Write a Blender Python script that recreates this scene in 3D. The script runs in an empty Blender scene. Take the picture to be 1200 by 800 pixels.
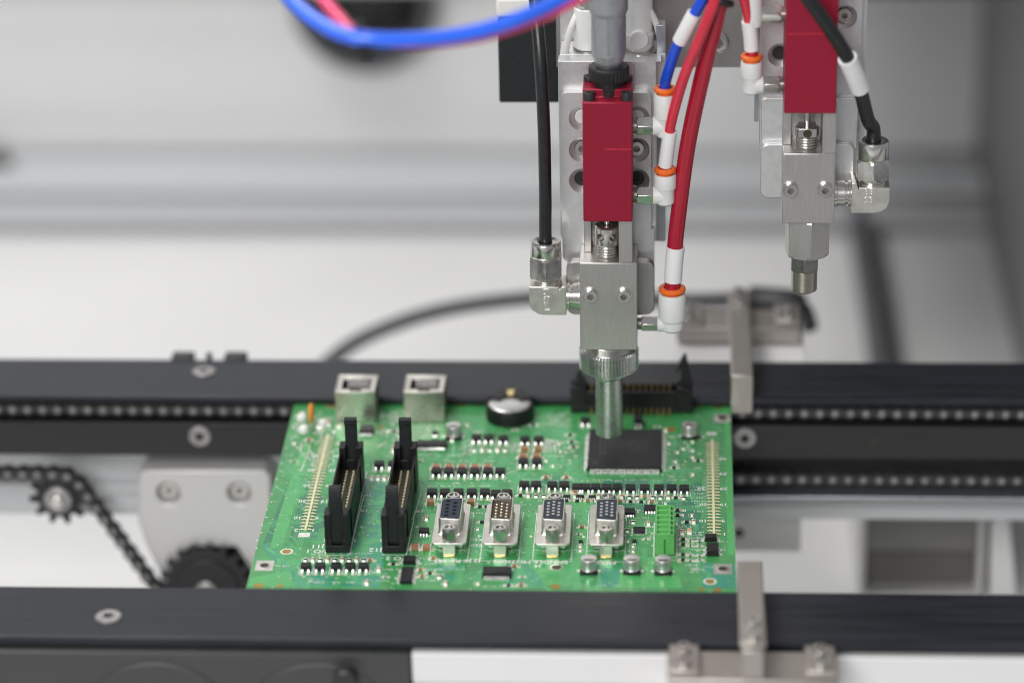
import bpy, bmesh, math, random
from mathutils import Vector, Matrix
R = math.radians
PI = math.pi
random.seed(7)
S = 0.001                                   # everything below is written in millimetres
SC = bpy.context.scene
COL = SC.collection

# ------------------------------------------------------------------ camera
CAM_C = Vector((61.205, -1016.861, 522.949))
CAM_R = Vector((0.99855, 0.05046, -0.01875))
CAM_U = Vector((-0.00372, 0.41230, 0.91104))
CAM_F = Vector((-0.05370, 0.90965, -0.41189))
F_PX = 3614.74
cd = bpy.data.cameras.new('camera')
cam = bpy.data.objects.new('camera', cd)
COL.objects.link(cam)
cam.matrix_world = Matrix(((CAM_R.x, CAM_U.x, -CAM_F.x, CAM_C.x * S), (CAM_R.y, CAM_U.y, -CAM_F.y, CAM_C.y * S),
                           (CAM_R.z, CAM_U.z, -CAM_F.z, CAM_C.z * S), (0, 0, 0, 1)))
cd.sensor_width = 36.0
cd.lens = F_PX / 1200 * 36.0
cd.clip_start = 0.05
cd.clip_end = 50
cd.dof.use_dof = True
cd.dof.focus_distance = (Vector((10, -20, 0)) - CAM_C).dot(CAM_F) * S
cd.dof.aperture_fstop = 3.6
cd.dof.aperture_blades = 9
SC.camera = cam

# ------------------------------------------------------------------ world, lamps, exposure
w = bpy.data.worlds.new('World')
SC.world = w
w.use_nodes = True
w.node_tree.nodes['Background'].inputs[0].default_value = (0.93, 0.95, 1.0, 1)
w.node_tree.nodes['Background'].inputs[1].default_value = 0.32

def area(name, loc, aim, sx, sy, watts, col=(1, 1, 1)):
    l = bpy.data.lights.new(name, 'AREA')
    l.shape = 'RECTANGLE'
    l.size, l.size_y, l.energy, l.color = sx, sy, watts, col
    o = bpy.data.objects.new(name, l)
    COL.objects.link(o)
    o.location = Vector(loc)
    o.rotation_euler = (Vector(aim) - Vector(loc)).to_track_quat('-Z', 'Y').to_euler()
    return o
area('ceiling_lamp', (-0.42, 0.22, 1.0), (-0.25, 0.25, 0), 0.95, 0.35, 7.7, (1, 0.99, 0.97))
area('front_fill', (-0.35, -1.25, 0.80), (0.02, 0.0, 0.05), 0.75, 0.5, 15.5, (1, 0.99, 0.98))  # added fill, brightens the faces turned towards the camera
SC.view_settings.view_transform = 'Standard'
SC.view_settings.look = 'None'
SC.view_settings.exposure = 0.0
SC.view_settings.gamma = 1.0
SC.cycles.use_adaptive_sampling = False
SC.cycles.filter_width = 1.0
SC.cycles.blur_glossy = 0.5

# ------------------------------------------------------------------ pixel -> millimetres on a known plane
def ray(px, py):
    return CAM_F + CAM_R * ((px - 600) / F_PX) + CAM_U * ((400 - py) / F_PX)
def onz(px, py, z=0.0):
    d = ray(px, py); return CAM_C + d * ((z - CAM_C.z) / d.z)
def ony(px, py, y):
    d = ray(px, py); return CAM_C + d * ((y - CAM_C.y) / d.y)
def atd(px, py, depth):
    return CAM_C + ray(px, py) * depth

# ------------------------------------------------------------------ materials
def mat(name, col, rough=0.5, metal=0.0, var=0.12, scale=300, stretch=(1, 1, 1), bump=0.0, rvar=0.1, coat=0.0, trans=0.0, col2=None, spec=0.5, bdist=0.05, detail=4, aniso=0.0):
    m = bpy.data.materials.new(name)
    m.use_nodes = True
    nt = m.node_tree; n = nt.nodes; L = nt.links
    b = n['Principled BSDF']
    tc = n.new('ShaderNodeTexCoord'); mp = n.new('ShaderNodeMapping')
    mp.inputs['Scale'].default_value = stretch
    L.new(tc.outputs['Object'], mp.inputs[0])
    no = n.new('ShaderNodeTexNoise'); no.inputs['Scale'].default_value = scale; no.inputs['Detail'].default_value = detail
    no.inputs['Roughness'].default_value = 0.6
    L.new(mp.outputs[0], no.inputs['Vector'])
    mx = n.new('ShaderNodeMix'); mx.data_type = 'RGBA'
    rp = n.new('ShaderNodeMapRange'); rp.inputs[1].default_value = 0.3; rp.inputs[2].default_value = 0.7
    L.new(no.outputs[0], rp.inputs[0]); L.new(rp.outputs[0], mx.inputs[0])
    c2 = col2 if col2 else tuple(min(1, c * (1 + var)) for c in col)
    c1 = col if col2 else tuple(c * (1 - var) for c in col)
    mx.inputs[6].default_value = (*c1, 1); mx.inputs[7].default_value = (*c2, 1)
    L.new(mx.outputs[2], b.inputs['Base Color'])
    rr = n.new('ShaderNodeMapRange')
    rr.inputs[1].default_value = 0.3; rr.inputs[2].default_value = 0.7
    rr.inputs[3].default_value = max(0.02, rough - rvar); rr.inputs[4].default_value = min(1, rough + rvar)
    L.new(no.outputs[0], rr.inputs[0]); L.new(rr.outputs[0], b.inputs['Roughness'])
    b.inputs['Metallic'].default_value = metal
    b.inputs['Coat Weight'].default_value = coat
    b.inputs['Coat Roughness'].default_value = 0.12
    b.inputs['Transmission Weight'].default_value = trans
    b.inputs['Specular IOR Level'].default_value = spec
    if aniso:                                    # lathe marks run round the axis: reflections stretch along it
        tg = n.new('ShaderNodeTangent'); tg.direction_type = 'RADIAL'; tg.axis = 'Z'
        b.inputs['Anisotropic'].default_value = aniso; b.inputs['Anisotropic Rotation'].default_value = 0.25
        L.new(tg.outputs[0], b.inputs['Tangent'])
    if bump:
        bp = n.new('ShaderNodeBump'); bp.inputs['Strength'].default_value = bump; bp.inputs['Distance'].default_value = bdist * S
        L.new(no.outputs[0], bp.inputs['Height']); L.new(bp.outputs[0], b.inputs['Normal'])
    return m
M = {}
M['mask'] = mat('solder_mask_green', (0.026, 0.205, 0.055), 0.27, 0, scale=45, col2=(0.080, 0.36, 0.110), rvar=0.06, spec=0.62, bump=0.05)
M['pour'] = mat('copper_pour_green', (0.075, 0.39, 0.11), 0.27, 0, var=0.1, scale=60, rvar=0.05, spec=0.6)
M['teal'] = mat('copper_pour_teal', (0.03, 0.27, 0.16), 0.27, 0, var=0.1, scale=60, rvar=0.05, spec=0.6)
M['dkpour'] = mat('bare_laminate_green', (0.022, 0.19, 0.09), 0.27, 0, var=0.1, scale=60, rvar=0.05, spec=0.6)
M['trace'] = mat('trace_green', (0.105, 0.44, 0.17), 0.2, 0.25, var=0.15, scale=200, rvar=0.06)
M['silk'] = mat('white_ink', (0.80, 0.82, 0.76), 0.6, 0, var=0.05)
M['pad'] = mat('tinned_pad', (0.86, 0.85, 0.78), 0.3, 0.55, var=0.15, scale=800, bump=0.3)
M['gold'] = mat('gold_pad', (0.78, 0.62, 0.26), 0.32, 0.8, var=0.15, scale=700)
M['yellow'] = mat('yellow_insulator', (0.74, 0.71, 0.42), 0.45, 0, var=0.1, scale=500)
M['hole'] = mat('hole_dark', (0.03, 0.028, 0.012), 0.5)
M['brass'] = mat('brass_ring', (0.42, 0.29, 0.07), 0.4, 0.7, var=0.2, scale=500)
M['laminate'] = mat('laminate_edge', (0.14, 0.46, 0.16), 0.5, 0, var=0.15, scale=400)
M['blackp'] = mat('black_plastic', (0.009, 0.009, 0.010), 0.45, 0, var=0.25, scale=400, bump=0.12, rvar=0.08, spec=0.35)
M['blackm'] = mat('matt_black_plastic', (0.015, 0.016, 0.018), 0.55, 0, var=0.3, scale=900, bump=0.25, rvar=0.1, spec=0.35)
M['chip'] = mat('chip_epoxy', (0.014, 0.0145, 0.016), 0.46, 0, var=0.25, scale=1500, bump=0.2, rvar=0.08, spec=0.3)
M['ink'] = mat('chip_marking', (0.042, 0.042, 0.045), 0.6)
M['lead'] = mat('tinned_lead', (0.88, 0.87, 0.83), 0.3, 0.6, var=0.1, scale=900)
M['tin'] = mat('tin_plate', (0.72, 0.70, 0.64), 0.34, 0.95, var=0.10, scale=250, bump=0.02, rvar=0.06)
M['steel'] = mat('machined_steel', (0.52, 0.50, 0.475), 0.36, 0.85, var=0.10, scale=260, stretch=(22, 22, 0.6), bump=0.22, rvar=0.07)
M['steelc'] = mat('polished_steel', (0.63, 0.615, 0.58), 0.22, 0.95, var=0.06, scale=350, bump=0.015, rvar=0.05)
M['steeld'] = mat('dark_steel', (0.30, 0.29, 0.27), 0.34, 0.95, var=0.15, scale=350, bump=0.02)
M['turned'] = mat('turned_steel', (0.62, 0.62, 0.61), 0.29, 1.0, var=0.06, scale=120, stretch=(1, 1, 12), bump=0.0, rvar=0.04, aniso=0.75)
M['alu'] = mat('aluminium', (0.68, 0.68, 0.68), 0.42, 0.75, var=0.05, scale=500, bump=0.15, rvar=0.06)
M['brushed'] = mat('brushed_plate', (0.40, 0.385, 0.37), 0.42, 0.85, var=0.10, scale=240, stretch=(24, 24, 0.4), bump=0.2, rvar=0.06)
M['clampst'] = mat('clamp_steel', (0.47, 0.435, 0.40), 0.42, 0.9, var=0.10, scale=260, stretch=(16, 1, 1), bump=0.15, rvar=0.07)
M['red'] = mat('red_anodised', (0.31, 0.008, 0.032), 0.42, 0.35, var=0.14, scale=2500, bump=0.25, rvar=0.06)
M['redhose'] = mat('red_tube', (0.38, 0.006, 0.026), 0.22, 0, var=0.06, scale=120, rvar=0.05, coat=0.2)
M['redlt'] = mat('bright_red_tube', (0.62, 0.028, 0.055), 0.25, 0, var=0.06, scale=120, rvar=0.05, coat=0.2)
M['blue'] = mat('blue_tube', (0.008, 0.075, 0.62), 0.24, 0, var=0.06, scale=120, rvar=0.05, coat=0.2)
M['bluel'] = mat('clear_blue_tube', (0.03, 0.15, 0.92), 0.2, 0, var=0.06, scale=120, rvar=0.05, coat=0.4)
M['bhose'] = mat('black_tube', (0.012, 0.013, 0.014), 0.34, 0, var=0.2, scale=300, bump=0.1)
M['wcable'] = mat('white_cable', (0.74, 0.73, 0.70), 0.42, 0, var=0.04, scale=300)
M['whitep'] = mat('white_plastic', (0.72, 0.73, 0.71), 0.4, 0, var=0.03, scale=400, bump=0.06)
M['sleeve'] = mat('white_sleeve', (0.82, 0.81, 0.81), 0.45, 0, var=0.02, scale=400)
M['orange'] = mat('orange_collar', (0.88, 0.165, 0.022), 0.36, 0, var=0.06, scale=400)
M['rail'] = mat('black_anodised', (0.020, 0.022, 0.028), 0.36, 0.1, var=0.5, scale=55, stretch=(0.35, 9, 9), bump=0.2, rvar=0.14, spec=0.27)
M['railside'] = mat('black_anodised_side', (0.024, 0.023, 0.025), 0.45, 0.1, var=0.2, scale=70, stretch=(0.5, 9, 9), bump=0.12, rvar=0.07)
M['panel'] = mat('grey_cover', (0.046, 0.048, 0.047), 0.48, 0, var=0.1, scale=60, bump=0.05)
M['chain'] = mat('chain_steel', (0.055, 0.052, 0.052), 0.42, 0.5, var=0.3, scale=300)
M['pin'] = mat('chain_pin', (0.36, 0.345, 0.34), 0.4, 0.6, var=0.25, scale=300)
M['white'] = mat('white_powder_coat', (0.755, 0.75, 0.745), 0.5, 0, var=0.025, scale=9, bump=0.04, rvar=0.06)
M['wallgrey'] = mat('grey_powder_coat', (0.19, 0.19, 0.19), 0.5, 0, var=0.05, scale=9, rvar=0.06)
M['profile'] = mat('anodised_profile', (0.55, 0.56, 0.57), 0.45, 0.1, var=0.05, scale=200, stretch=(0.5, 6, 6), rvar=0.06)
M['bearing'] = mat('blasted_aluminium', (0.68, 0.67, 0.66), 0.5, 0.5, var=0.05, scale=900, bump=0.15)
M['dkcable'] = mat('dark_cable', (0.078, 0.08, 0.085), 0.5, 0, var=0.1, scale=200)
M['greenp'] = mat('green_plastic', (0.12, 0.44, 0.12), 0.4, 0, var=0.06, scale=400, bump=0.05)
M['greend'] = mat('green_slot', (0.018, 0.13, 0.03), 0.5)
M['insb'] = mat('blue_black_insulator', (0.045, 0.054, 0.07), 0.7, 0, var=0.1, scale=700, spec=0.12)
M['brownp'] = mat('brown_insulator', (0.045, 0.024, 0.014), 0.5, 0, var=0.2, scale=700)
M['tan'] = mat('ceramic_tan', (0.34, 0.17, 0.075), 0.45, 0, var=0.15, scale=900)
M['orangec'] = mat('orange_ceramic', (0.75, 0.27, 0.03), 0.4, 0, var=0.1, scale=500)
M['redc'] = mat('red_lens', (0.55, 0.05, 0.04), 0.3, 0, var=0.1, scale=500)
M['can'] = mat('aluminium_can', (0.66, 0.66, 0.64), 0.3, 0.85, var=0.05, scale=400, bump=0.1, rvar=0.05)
M['barrel'] = mat('satin_chrome', (0.45, 0.46, 0.475), 0.42, 0.9, var=0.05, scale=400, rvar=0.05)
M['knurl'] = mat('black_knurled', (0.022, 0.022, 0.024), 0.4, 0.3, var=0.3, scale=1500, bump=0.8, bdist=0.3)
M['engr'] = mat('engraved_line', (0.10, 0.10, 0.11), 0.6)
M['cream'] = mat('bare_pad_cream', (0.50, 0.56, 0.37), 0.4, 0, var=0.15, scale=900)
M['cpin'] = mat('chain_pin_dark', (0.27, 0.265, 0.26), 0.42, 0.5, var=0.25, scale=300)
M['jack'] = mat('jack_shield', (0.40, 0.385, 0.34), 0.3, 1.0, var=0.08, scale=250, rvar=0.06)
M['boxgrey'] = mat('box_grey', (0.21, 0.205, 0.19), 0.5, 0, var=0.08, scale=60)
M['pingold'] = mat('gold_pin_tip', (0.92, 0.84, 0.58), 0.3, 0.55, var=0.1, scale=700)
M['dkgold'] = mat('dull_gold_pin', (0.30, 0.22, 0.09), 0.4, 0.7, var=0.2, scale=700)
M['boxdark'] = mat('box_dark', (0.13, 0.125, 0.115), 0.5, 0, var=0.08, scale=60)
M['pinkt'] = mat('clear_red_tube', (0.78, 0.05, 0.16), 0.2, 0, var=0.06, scale=120, rvar=0.05, coat=0.4)
M['black'] = mat('socket_black', (0.004, 0.004, 0.004), 0.7, spec=0.1)
M['wallwhite'] = mat('white_wall_coat', (0.83, 0.83, 0.83), 0.5, 0, var=0.03, scale=7, rvar=0.06)
M['shadowgrey'] = mat('painted_shadow_grey', (0.25, 0.25, 0.26), 0.5)
M['tipst'] = mat('brassy_tip_steel', (0.46, 0.43, 0.36), 0.32, 1.0, var=0.08, scale=150, stretch=(1, 1, 9), rvar=0.03, aniso=0.8)  # darker, brassier tone of the tip
M['slide'] = mat('slide_steel', (0.40, 0.42, 0.46), 0.36, 0.8, var=0.06, scale=300)

# ------------------------------------------------------------------ mesh builder (millimetres, world or local)
class MB:
    def __init__(s): s.v = []; s.f = []; s.m = []; s.mats = []; s.cur = 0
    def use(s, key):
        m = M[key]
        if m not in s.mats: s.mats.append(m)
        s.cur = s.mats.index(m); return s
    def add(s, vs, fs):
        o = len(s.v); s.v += [tuple(v) for v in vs]
        for f in fs: s.f.append(tuple(i + o for i in f)); s.m.append(s.cur)
    def box(s, x0, x1, y0, y1, z0, z1):
        x0, x1 = min(x0, x1), max(x0, x1); y0, y1 = min(y0, y1), max(y0, y1); z0, z1 = min(z0, z1), max(z0, z1)
        s.add([(x0, y0, z0), (x1, y0, z0), (x1, y1, z0), (x0, y1, z0), (x0, y0, z1), (x1, y0, z1), (x1, y1, z1), (x0, y1, z1)],
              [(0, 3, 2, 1), (4, 5, 6, 7), (0, 1, 5, 4), (1, 2, 6, 5), (2, 3, 7, 6), (3, 0, 4, 7)]); return s
    def quad(s, x0, x1, y0, y1, z):
        s.add([(x0, y0, z), (x1, y0, z), (x1, y1, z), (x0, y1, z)], [(0, 1, 2, 3)]); return s
    def poly(s, pts, z):
        a = sum(pts[i][0] * pts[(i + 1) % len(pts)][1] - pts[(i + 1) % len(pts)][0] * pts[i][1] for i in range(len(pts)))
        if a < 0: pts = pts[::-1]
        s.add([(p[0], p[1], z) for p in pts], [tuple(range(len(pts)))]); return s
    def prism(s, pts, a, b, axis='z'):
        """polygon extruded along an axis; pts are (x,y), (x,z) or (y,z)"""
        def P(p, t): return (p[0], p[1], t) if axis == 'z' else ((p[0], t, p[1]) if axis == 'y' else (t, p[0], p[1]))
        n = len(pts); a, b = min(a, b), max(a, b)
        ar = sum(pts[i][0] * pts[(i + 1) % n][1] - pts[(i + 1) % n][0] * pts[i][1] for i in range(n))
        if (ar < 0) != (axis == 'y'): pts = pts[::-1]
        vs = [P(p, a) for p in pts] + [P(p, b) for p in pts]
        fs = [tuple(range(n))[::-1], tuple(range(n, 2 * n))] + [(i, (i + 1) % n, n + (i + 1) % n, n + i) for i in range(n)]
        s.add(vs, fs); return s
    def rings(s, rows, caps=(True, True)):
        n = len(rows[0]); vs = [v for r in rows for v in r]; fs = []
        for k in range(len(rows) - 1):
            for i in range(n):
                j = (i + 1) % n
                fs.append((k * n + i, k * n + j, (k + 1) * n + j, (k + 1) * n + i))
        if caps[0]: fs.append(tuple(range(n))[::-1])
        if caps[1]: fs.append(tuple(range((len(rows) - 1) * n, len(rows) * n)))
        s.add(vs, fs); return s
    def lathe(s, prof, c=(0, 0, 0), d=(0, 0, 1), n=32, fn=None, caps=(True, True)):
        """prof = [(radius, height)] along direction d; a third value 'hex' makes that ring a hexagon"""
        d = Vector(d).normalized(); c = Vector(c)
        a = d.orthogonal().normalized() if abs(d.z) < 0.99 else Vector((1, 0, 0))
        b = d.cross(a)
        rows = []
        for p in prof:
            row = []
            for i in range(n):
                t = 2 * PI * i / n; r = p[0]
                if len(p) > 2: r = p[0] * math.cos(PI / 6) / math.cos((t % (PI / 3)) - PI / 6)
                if fn: r = fn(t, r, p[1])
                row.append(c + a * (r * math.cos(t)) + b * (r * math.sin(t)) + d * p[1])
            rows.append(row)
        return s.rings(rows, caps)
    def cyl(s, p0, p1, r, r1=None, n=28):
        p0, p1 = Vector(p0), Vector(p1)
        return s.lathe([(r, 0), (r if r1 is None else r1, (p1 - p0).length)], p0, p1 - p0, n)
    def hexa(s, p0, p1, r, turn=0.0, ch=0.6):
        """hexagonal nut between two points, corners chamfered"""
        p0, p1 = Vector(p0), Vector(p1); d = (p1 - p0).normalized(); L = (p1 - p0).length
        a = d.orthogonal().normalized() if abs(d.z) < 0.99 else Vector((1, 0, 0))
        b = d.cross(a); rows = []
        n = 36
        for h, k in ((0, 0.90), (ch, 1), (L - ch, 1), (L, 0.90)):
            row = []
            for i in range(n):
                t = 2 * PI * i / n
                rr = r * math.cos(PI / 6) / math.cos((t % (PI / 3)) - PI / 6)
                rr = min(rr, r * k) if k < 1 else rr
                row.append(p0 + d * h + (a * math.cos(t + turn) + b * math.sin(t + turn)) * rr)
            rows.append(row)
        return s.rings(rows)
    def tube(s, pts, r, n=16, sub=8, caps=True):
        pts = smooth_path([Vector(p) for p in pts], sub)
        up = None; rows = []
        for i, p in enumerate(pts):
            d = (pts[min(i + 1, len(pts) - 1)] - pts[max(i - 1, 0)]).normalized()
            if up is None: up = d.orthogonal().normalized()
            up = (up - d * up.dot(d)).normalized(); sd = d.cross(up)
            rr = r(i / (len(pts) - 1)) if callable(r) else r
            rows.append([p + (up * math.cos(2 * PI * k / n) + sd * math.sin(2 * PI * k / n)) * rr for k in range(n)])
        return s.rings(rows, (caps, caps))
    def ring(s, c, d, R_, r, n=28, k=10, sq=1.0):
        d = Vector(d).normalized(); c = Vector(c); a = d.orthogonal().normalized(); b = d.cross(a)
        vs = []; fs = []
        for i in range(n):
            t = 2 * PI * i / n; e = a * math.cos(t) + b * math.sin(t)
            for j in range(k):
                u = 2 * PI * j / k
                vs.append(c + e * (R_ + r * math.cos(u)) + d * (r * sq * math.sin(u)))
        for i in range(n):
            for j in range(k):
                fs.append((i * k + j, ((i + 1) % n) * k + j, ((i + 1) % n) * k + (j + 1) % k, i * k + (j + 1) % k))
        s.add(vs, fs); return s
    def text(s, word, x, y, z, size, ang=PI, axis='z', ext=0.0):
        vs, fs = glyphs(word, ext)
        ca, sa = math.cos(ang), math.sin(ang); out = []
        for v in vs:
            a, b = v[0] * size * ca - v[1] * size * sa, v[0] * size * sa + v[1] * size * ca
            out.append((x + a, y + b, z + v[2] * size) if axis == 'z' else (x + a, y - v[2] * size, z + b))
        s.add(out, fs); return s

def smooth_path(P, sub):
    if len(P) < 3 or sub < 2: return P
    out = []
    for i in range(len(P) - 1):
        p0 = P[i - 1] if i else P[0] * 2 - P[1]; p1, p2 = P[i], P[i + 1]
        p3 = P[i + 2] if i + 2 < len(P) else P[-1] * 2 - P[-2]
        for k in range(sub):
            t = k / sub
            out.append(0.5 * ((2 * p1) + (p2 - p0) * t + (2 * p0 - 5 * p1 + 4 * p2 - p3) * t * t + (3 * p1 - p0 - 3 * p2 + p3) * t ** 3))
    out.append(P[-1]); return out

_G = {}
def glyphs(word, ext):
    k = (word, ext)
    if k not in _G:
        cu = bpy.data.curves.new('lettering', 'FONT'); cu.body = word; cu.align_x = 'CENTER'; cu.align_y = 'CENTER'
        cu.resolution_u = 2; cu.extrude = ext; cu.offset = 0.014
        ob = bpy.data.objects.new('lettering', cu); COL.objects.link(ob)
        dg = bpy.context.evaluated_depsgraph_get()
        me = bpy.data.meshes.new_from_object(ob.evaluated_get(dg))
        _G[k] = ([tuple(v.co) for v in me.vertices], [tuple(p.vertices) for p in me.polygons])
        bpy.data.objects.remove(ob); bpy.data.curves.remove(cu); bpy.data.meshes.remove(me)
    return _G[k]

def worg(o):
    v = Vector((0, 0, 0))
    while o is not None: v += o.location; o = o.parent
    return v / S
def build(mb, name, parent=None, org=None, bevel=0.0, seg=2, ang=32, stuff=False):
    o3 = worg(parent) if parent is not None else Vector(org or (0, 0, 0))
    me = bpy.data.meshes.new(name)
    me.from_pydata([((v[0] - o3.x) * S, (v[1] - o3.y) * S, (v[2] - o3.z) * S) for v in mb.v], [], mb.f)
    for m in mb.mats: me.materials.append(m)
    me.polygons.foreach_set('material_index', mb.m)
    bm = bmesh.new(); bm.from_mesh(me)
    for f in bm.faces: f.smooth = True
    for e in bm.edges:
        e.smooth = len(e.link_faces) == 2 and e.calc_face_angle(3.14) < R(ang)
    bm.to_mesh(me); bm.free()
    ob = bpy.data.objects.new(name, me); COL.objects.link(ob)
    if parent is not None: ob.parent = parent
    else: ob.location = o3 * S
    if bevel:
        b = ob.modifiers.new('edge', 'BEVEL'); b.width = bevel * S; b.segments = seg; b.limit_method = 'ANGLE'; b.angle_limit = R(40)
        b.harden_normals = False
    if stuff: ob['kind'] = 'stuff'
    return ob
def cut(ob, mb):
    """subtract the shapes of mb from ob (applied at once, cutter removed)"""
    c = build(mb, 'cutter'); c.location = (0, 0, 0)
    m = ob.modifiers.new('cut', 'BOOLEAN'); m.object = c; m.solver = 'EXACT'
    m.material_mode = 'TRANSFER'
    bpy.context.view_layer.update()
    dg = bpy.context.evaluated_depsgraph_get()
    me = bpy.data.meshes.new_from_object(ob.evaluated_get(dg))
    old = ob.data; ob.modifiers.clear(); ob.data = me; me.name = old.name
    bpy.data.meshes.remove(old); cm = c.data; bpy.data.objects.remove(c); bpy.data.meshes.remove(cm)
    bm = bmesh.new(); bm.from_mesh(me)
    for f in bm.faces: f.smooth = True
    for e in bm.edges: e.smooth = len(e.link_faces) == 2 and e.calc_face_angle(3.14) < R(32)
    bm.to_mesh(me); bm.free()
def tag(o, label, cat, group=None, kind=None):
    o['label'] = label
    if cat: o['category'] = cat
    if group: o['group'] = group
    if kind: o['kind'] = kind
    return o
def thing(name, label, cat, loc=(0, 0, 0), group=None):
    o = bpy.data.objects.new(name, None); COL.objects.link(o)
    o.location = Vector(loc) * S; o.empty_display_size = 0.01
    return tag(o, label, cat, group)
def dup(o, parent=None, loc=None):
    c = o.copy(); COL.objects.link(c)
    if parent is not None: c.parent = parent
    for ch in list(o.children): dup(ch, c)
    if loc is not None: c.location = Vector(loc) * S
    return c
def place(proto, used, parent, loc):
    """first call uses the prototype itself, later ones copy it"""
    loc = Vector(loc) - worg(parent)
    if not used: used.append(1); proto.location = loc * S; return proto
    return dup(proto, parent, loc)
def socket_screw(mb, c, d, r, h, sock=0.5, n=36, key='steelc', deep=0.7):
    mb.use(key); mb.lathe([(r, 0), (r, h * 0.85), (r * 0.93, h), (r * sock, h, 'h')], c, d, n, caps=(True, False))
    mb.use('steeld'); mb.lathe([(r * sock, h, 'h'), (r * sock, h * (1 - deep), 'h')], c, d, n, caps=(False, True))
def rrect(x0, x1, z0, z1, r, corners=(1, 1, 1, 1), k=5):
    """rounded rectangle outline: corners = bottom left, bottom right, top right, top left"""
    P = []
    for i, (cx, cz, a) in enumerate(((x0, z0, PI), (x1, z0, 1.5 * PI), (x1, z1, 0), (x0, z1, .5 * PI))):
        if corners[i]:
            ox = cx + (r if i in (0, 3) else -r); oz = cz + (r if i in (0, 1) else -r)
            P += [(ox + r * math.cos(a + PI / 2 * j / k), oz + r * math.sin(a + PI / 2 * j / k)) for j in range(k + 1)]
        else: P.append((cx, cz))
    return P
# ================================================================== the enclosure
FLOOR = -130.0
WALL_Y, WALL_X = 661.0, 231.8
def struct(mb, name): 
    o = build(mb, name); o['kind'] = 'structure'; return o
struct(MB().use('white').box(-1100, 620, -420, WALL_Y, FLOOR - 4, FLOOR), 'floor')
struct(MB().use('wallwhite').box(-1100, WALL_X, WALL_Y, WALL_Y + 4, FLOOR, 520), 'back_wall')
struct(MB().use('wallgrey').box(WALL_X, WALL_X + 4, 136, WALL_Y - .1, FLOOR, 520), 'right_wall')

# ribbed aluminium profile lying along the foot of the back wall
mb = MB().use('profile')
mb.prism([(562, FLOOR), (WALL_Y - 1, FLOOR), (WALL_Y - 1, -112), (640, -112), (634, -118), (612, -118), (606, -108), (588, -108), (584, -116), (562, -116)], -1050, WALL_X - 1, 'x')
for yy in (599, 622):
    mb.box(-1050, WALL_X - 1.5, yy - 5, yy + 5, -117.9 if yy == 622 else -107.9, -114 if yy == 622 else -104)
for z0, z1, yy in ((-126.5, -120.5, 561.6), (-116, -111, 583.2)): mb.use('shadowgrey').box(-1050, WALL_X - 1.5, yy, yy + .3, z0, z1)  # dark strips painted where shadow streaks fall along the profile
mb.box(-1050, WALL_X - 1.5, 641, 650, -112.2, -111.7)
t = thing('aluminium_profile', 'long pale grey ribbed profile lying at the foot of the white back wall', 'profile', (0, 610, FLOOR))
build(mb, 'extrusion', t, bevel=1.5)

tag(build(MB().use('white').box(-1050, 150, 628, WALL_Y - .2, -8, 26), 'shade_ledge', None, (0, 640, -8), bevel=1.5), 'unseen white ledge added along the top of the back wall to shade it', 'light blocker')  # unseen ledge added above the view to darken the wall top
tag(build(MB().use('wallgrey').box(62, 229, 330, WALL_Y - .2, 84, 150), 'shade_box', None, (150, 480, 84), bevel=1.5), 'unseen grey box added over the far right corner of the enclosure to shade it', 'housing')  # unseen box added overhead to dim the far right corner
# exhaust fan on the back wall
c = ony(430, -7, WALL_Y - 4)
t = thing('exhaust_fan', 'round dark grey exhaust fan on the white back wall above the blue tube', 'fan', (c.x, WALL_Y, c.z))
mb = MB().use('dkcable'); mb.lathe([(41, 0), (41, 22), (38, 26), (33, 26), (30, 6), (28, 0)], (c.x, WALL_Y, c.z), (0, -1, 0), 48)
build(mb, 'housing', t)
mb = MB().use('panel')
for k in range(1, 5): mb.ring((c.x, WALL_Y - 16, c.z), (0, 1, 0), 5.8 * k, 0.9, 40, 6)
for k in range(4):
    a = k * PI / 4; mb.cyl((c.x - 29 * math.cos(a), WALL_Y - 15, c.z - 29 * math.sin(a)), (c.x + 29 * math.cos(a), WALL_Y - 15, c.z + 29 * math.sin(a)), 0.8, n=8)
build(mb, 'grille', t)
mb = MB().use('railside'); mb.cyl((c.x, WALL_Y - 2, c.z), (c.x, WALL_Y - 12, c.z), 10)
for k in range(7):
    a = k * 2 * PI / 7
    p = Vector((c.x + 18 * math.cos(a), 0, c.z + 18 * math.sin(a)))
    q = [Vector((-3 * math.sin(a) + dx * math.cos(a), 0, 3 * math.cos(a) + dx * math.sin(a))) for dx in (-9, 9)]
    mb.box(p.x - 4.5, p.x + 4.5, WALL_Y - 9, WALL_Y - 7, p.z - 4.5, p.z + 4.5)
build(mb, 'impeller', t)

# dark knob at the left edge
c = ony(-8, 196, 640)
mb = MB().use('dkcable'); mb.lathe([(13, 0), (13, 20), (10, 26), (6, 28)], c, (0, -1, 0), 28)
mb.use('panel').cyl(c, (c.x, WALL_Y, c.z), 6)
tag(build(mb, 'clamping_knob', None, c), 'dark round knob on a stem at the foot of the back wall', 'knob')

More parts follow.
